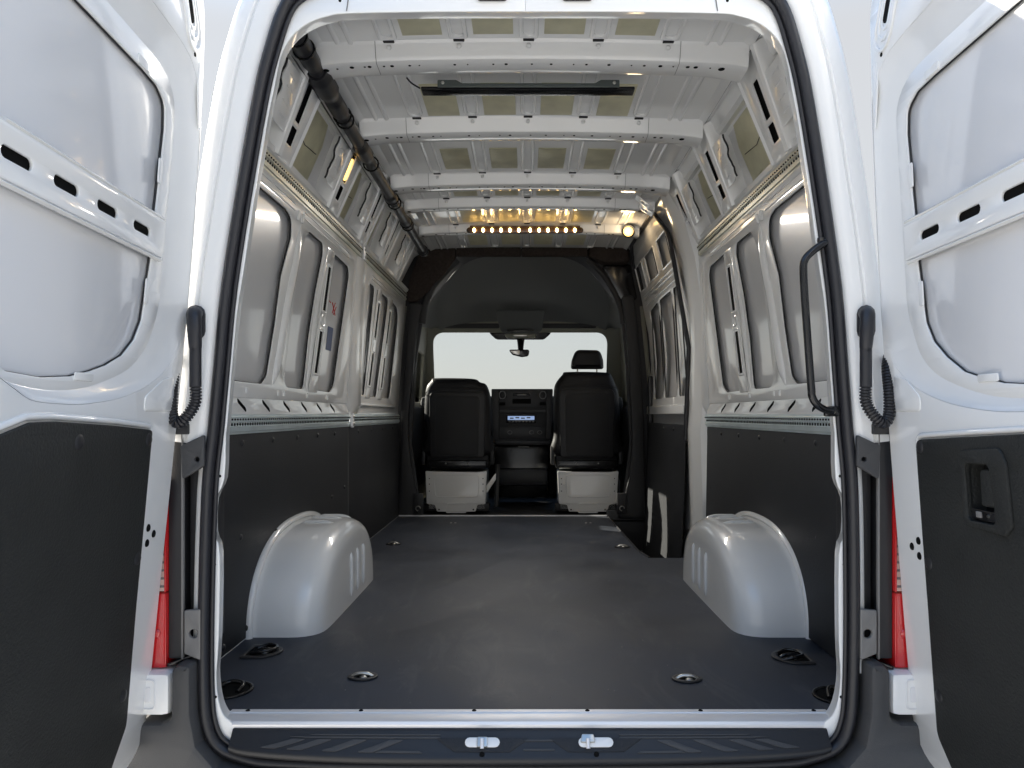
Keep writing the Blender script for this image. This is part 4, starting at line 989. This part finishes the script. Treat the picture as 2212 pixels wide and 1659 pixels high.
# cab side doors with windows
for s in (-1, 1):
    x0 = -.905 if s < 0 else .875
    wn = rpoly([(3.60, .80, .03), (4.66, .80, .03), (4.55, 1.20, .06), (3.74, 1.22, .05)]) if s < 0 else rpoly([(3.62, .80, .03), (4.66, .80, .03), (4.50, 1.34, .08), (3.62, 1.34, .05)])  # left opening lowered and slanted to shape the sun patch on the sliding door
    cdoor = P('cab_door', plate([rpoly([(3.46, -.35), (5.05, -.35), (5.05, .78), (4.70, 1.46), (3.46, 1.46)], .02), wn], .03, lambda u, v, w_: (x0+w_-s*.10*max(0, v-.8), u, v), .006, (-.3, 1.5, .1), 1), 'olive', label='cab door on the %s' % ('left' if s < 0 else 'right'))
    P('window_pane', plate([wn], .004, lambda u, v, w_: (x0+w_-s*.10*max(0, v-.8), u, v), 0, (-.3, 1.5, .1), 1), 'glass', cdoor)
    P('door_card', box((x0-s*.05, 4.2, .45), (.05, 1.3, .62), .02), 'cabdark', cdoor)
    P('seat_belt', plate([[(.0, 0), (.045, 0), (.045, 1.05), (0, 1.05)]], .003, lambda u, v, w_: (x0-s*(.095+.05*v), 3.53+u, .18+v+.1), .001), 'cabdark')
    P('belt_guide', box((x0-s*.10, 3.55, 1.22), (.03, .06, .05), .008), 'plastic')
P('firewall', box((0, 5.08, .2), (1.8, .04, 1.05), .01), 'cabdark')
P('cab_floor', box((0, 4.25, -.035), (1.75, 1.66, .03), .01), 'cabdark', label='dark cab floor mat between the seats')

# ---- seats
def seat(xl, xr, ztop, zsh, head, side):
    yb = 3.70
    cx = (xl+xr)/2; hw = (xr-xl)/2
    prof = [(cx-hw*.93, .40), (cx-hw*.98, .55), (cx-hw*1.0, .68), (cx-hw*.985, zsh-.06), (cx-hw*.93, zsh+.02), (cx-hw*(.80 if not head else .72), ztop-.02), (cx-hw*(.66 if not head else .56), ztop), (cx+hw*(.42 if not head else .60), ztop-.004), (cx+hw*(.66 if not head else .76), ztop-.03), (cx+hw*.85, zsh+.03), (cx+hw*.97, zsh-.06), (cx+hw*1.0, .68), (cx+hw*.99, .55), (cx+hw*.94, .40)]
    lo = [(p.x, p.y) for p in spline([Vector(p) for p in prof], 4, True)]
    st_ = P('cab_seat', plate([lo], .13, lambda u, v, w_: (u, yb+.065+w_+.10*(v-.4)*.3, v), .045, ang=60), 'seat', label='black %s cab seat on a white base box seen from behind' % side)
    # back shell
    sh = rpoly([(cx-hw*.80, .385, .03), (cx+hw*.80, .385, .03), (cx+hw*.84, zsh-.02, .05), (cx-hw*.84, zsh-.02, .05)])
    P('back_shell', plate([sh], .020, lambda u, v, w_: (u, yb-.003+w_+.10*(v-.4)*.3, v), .008), 'plastic', st_)
    sh2 = rpoly([(cx-hw*.62, .40, .03), (cx+hw*.62, .40, .03), (cx+hw*.66, zsh-.05, .04), (cx-hw*.66, zsh-.05, .04)])
    P('back_inlay', plate([sh2], .006, lambda u, v, w_: (u, yb-.014+w_+.10*(v-.4)*.3, v), .0025), 'cabdark', st_)
    P('seam', tube(spline([Vector((cx-hw*.96, yb+.03, zsh-.045)), Vector((cx-hw*.8, yb+.000, zsh-.005)), Vector((cx, yb-.004, zsh+.010)), Vector((cx+hw*.8, yb+.000, zsh-.005)), Vector((cx+hw*.96, yb+.03, zsh-.045))], 6), .003, 6), 'plastic', st_)
    P('seat_cushion', box((cx, yb+.30, .36), (hw*1.9, .52, .13), .04), 'seat', st_)
    P('seat_rail', box((cx, yb+.02, .335), (hw*1.75, .10, .06), .012), 'gloss', st_)
    P('recliner', box((cx-hw*1.02, yb+.06, .40), (.03, .07, .14), .012), 'plastic', st_)
    P('recliner', box((cx+hw*1.02, yb+.06, .40), (.03, .07, .14), .012), 'plastic', st_)
    for k in (-.08, .08): P('rail_bolt', dome_me(.006, .004), 'steel', st_, facing((cx+k, yb-.032, .345), (0, -1, 0)))
    # base box
    bz = [(cx-hw*.90, .295, .01), (cx-hw*.60, .290, .01), (cx+hw*.60, .285, .01), (cx+hw*.90, .295, .01), (cx+hw*.84, .06, .01), (cx+hw*.62, .05, .01), (cx+hw*.56, .002, .01), (cx-hw*.56, .002, .01), (cx-hw*.62, .05, .01), (cx-hw*.86, .06, .01)]
    bb = P('base_box', plate([rpoly(bz)], .012, YX(3.62), .004), 'paint', st_)
    P('base_side', box((cx, 3.86, .145), (hw*1.70, .44, .27), .01), 'paint', st_)
    P('base_foot', box((cx, 3.70, .03), (hw*1.9, .12, .055), .006), 'plastic', st_)
    fr_ = [(cx-hw*.68, .268, .02), (cx+hw*.68, .268, .02), (cx+hw*.66, .105, .03), (cx-hw*.62, .105, .03)]
    P('base_emboss', plate([rpoly(fr_), rpoly([(cx+(a-cx)*.96, b-.006 if b > .2 else b+.006, r) for a, b, r in fr_])], .004, YX(3.6135), .0015), 'paint', st_)
    fr_ = [(cx-hw*.28, .065, .02), (cx+hw*.28, .065, .02), (cx+hw*.30, .0, .004), (cx-hw*.30, .0, .004)]
    P('base_emboss', plate([rpoly(fr_), rpoly([(cx+(a-cx)*.94, b-.005, r) for a, b, r in fr_])], .004, YX(3.6135), .0015), 'paint', st_)
    for k in (-.78, .78):
        for z in (.24, .20, .15): P('base_hole', disc_me(.004, .002, 8), 'hole', st_, facing((cx+hw*k, 3.6135, z), (0, -1, 0)))
    for k in (-.5, .5): P('base_hole', disc_me(.006, .002, 8), 'hole', st_, facing((cx+hw*k, 3.6135, .018), (0, -1, 0)))
    if head:
        hx = .458
        hl = rpoly([(hx-.122, 1.035, .02), (hx+.122, 1.035, .02), (hx+.118, 1.10, .03), (hx+.095, 1.175, .05), (hx-.085, 1.178, .05), (hx-.115, 1.10, .03)], n=6)
        P('headrest', plate([hl], .09, YX(yb+.11), .03, ang=60), 'seat', st_)
        for k in (-.072, .072): P('headrest_post', tube([(hx+k, yb+.11, .97), (hx+k, yb+.11, 1.05)], .006, 8), 'steel', st_)
    return st_
seat(-.742, -.250, .966, .885, False, 'left')
seat(.205, .692, 1.012, .905, True, 'right')
P('hand_brake', tube([(-.215, 3.75, .02), (-.21, 3.78, .20), (-.205, 3.80, .33)], .018, 10), 'plastic', label='dark lever beside the left seat base')
P('base_flap', plate([rpoly([(-.285, .12, .004), (-.215, .225, .004), (-.215, .275, .004), (-.285, .18, .004)])], .006, YX(3.72), .002), 'paint')

# ---- dashboard
db = P('dashboard', box((-.03, 4.62, .74), (1.66, .55, .22), .05), 'cabdark', label='dark dashboard below the windscreen')
cs = P('centre_console', plate([rpoly([(-.265, .46, .02), (-.275, .905, .012), (.222, .905, .012), (.212, .46, .02)])], .10, YX(4.33), .010), 'cabdark', label='centre console with vents and a lit radio display')
def cb(name, x0, x1, z0, z1, m, y=4.278, th=.012, bev=.004): return P(name, box(((x0+x1)/2, y, (z0+z1)/2), (x1-x0, th, z1-z0), bev), m, cs)
cb('console_rail', -.262, -.215, .50, .89, 'plastic'); cb('console_rail', .168, .212, .50, .89, 'plastic')
cb('upper_panel', -.205, .160, .755, .895, 'plastic')
for x in (-.185, .140):
    P('air_vent', tube([(x+.026*math.cos(a*.5236), 4.268, .855+.032*math.sin(a*.5236)) for a in range(12)], .006, 6, closed=True), 'gloss', cs)
    cb('vent_slot', x-.024, x+.024, .772, .798, 'hole', 4.270)
cb('tray_slot', -.105, .045, .785, .825, 'hole', 4.270)
cb('button_row', -.10, .04, .845, .868, 'gloss', 4.270)
cb('button_key', -.065, .005, .85, .863, 'greybar', 4.264, .006, .002)
cb('mid_shelf', -.205, .160, .715, .735, 'bumper', 4.268)
rd = cb('radio', -.155, .085, .630, .695, 'gloss', 4.272)
cb('radio_display', -.142, .072, .655, .686, 'screen', 4.264, .004, .001)
for k in range(8): cb('radio_key', -.135+.027*k, -.120+.027*k, .637, .647, 'greybar', 4.264, .004, .001)
for k in range(4): cb('display_glyph', -.125+.045*k, -.095+.045*k, .664+.004*(k % 2), .674+.004*(k % 2), 'gloss', 4.261, .002, 0)
cb('lower_panel', -.205, .160, .515, .60, 'plastic')
for x in (-.125, .05, .115): P('knob', tube([(x+.018*math.cos(a*.5236), 4.268, .555+.014*math.sin(a*.5236)) for a in range(12)], .003, 6, closed=True), 'greybar', cs)
cb('console_lid', -.24, .20, .455, .495, 'plastic', 4.24, .08, .015)
cb('cup_badge', -.06, .03, .432, .446, 'greybar', 4.24, .01, .003)
P('console_bin', box((-.03, 4.34, .24), (.44, .20, .42), .03), 'gloss', cs)
P('console_bin', box((-.03, 4.25, .20), (.42, .12, .14), .03), 'plastic', cs)
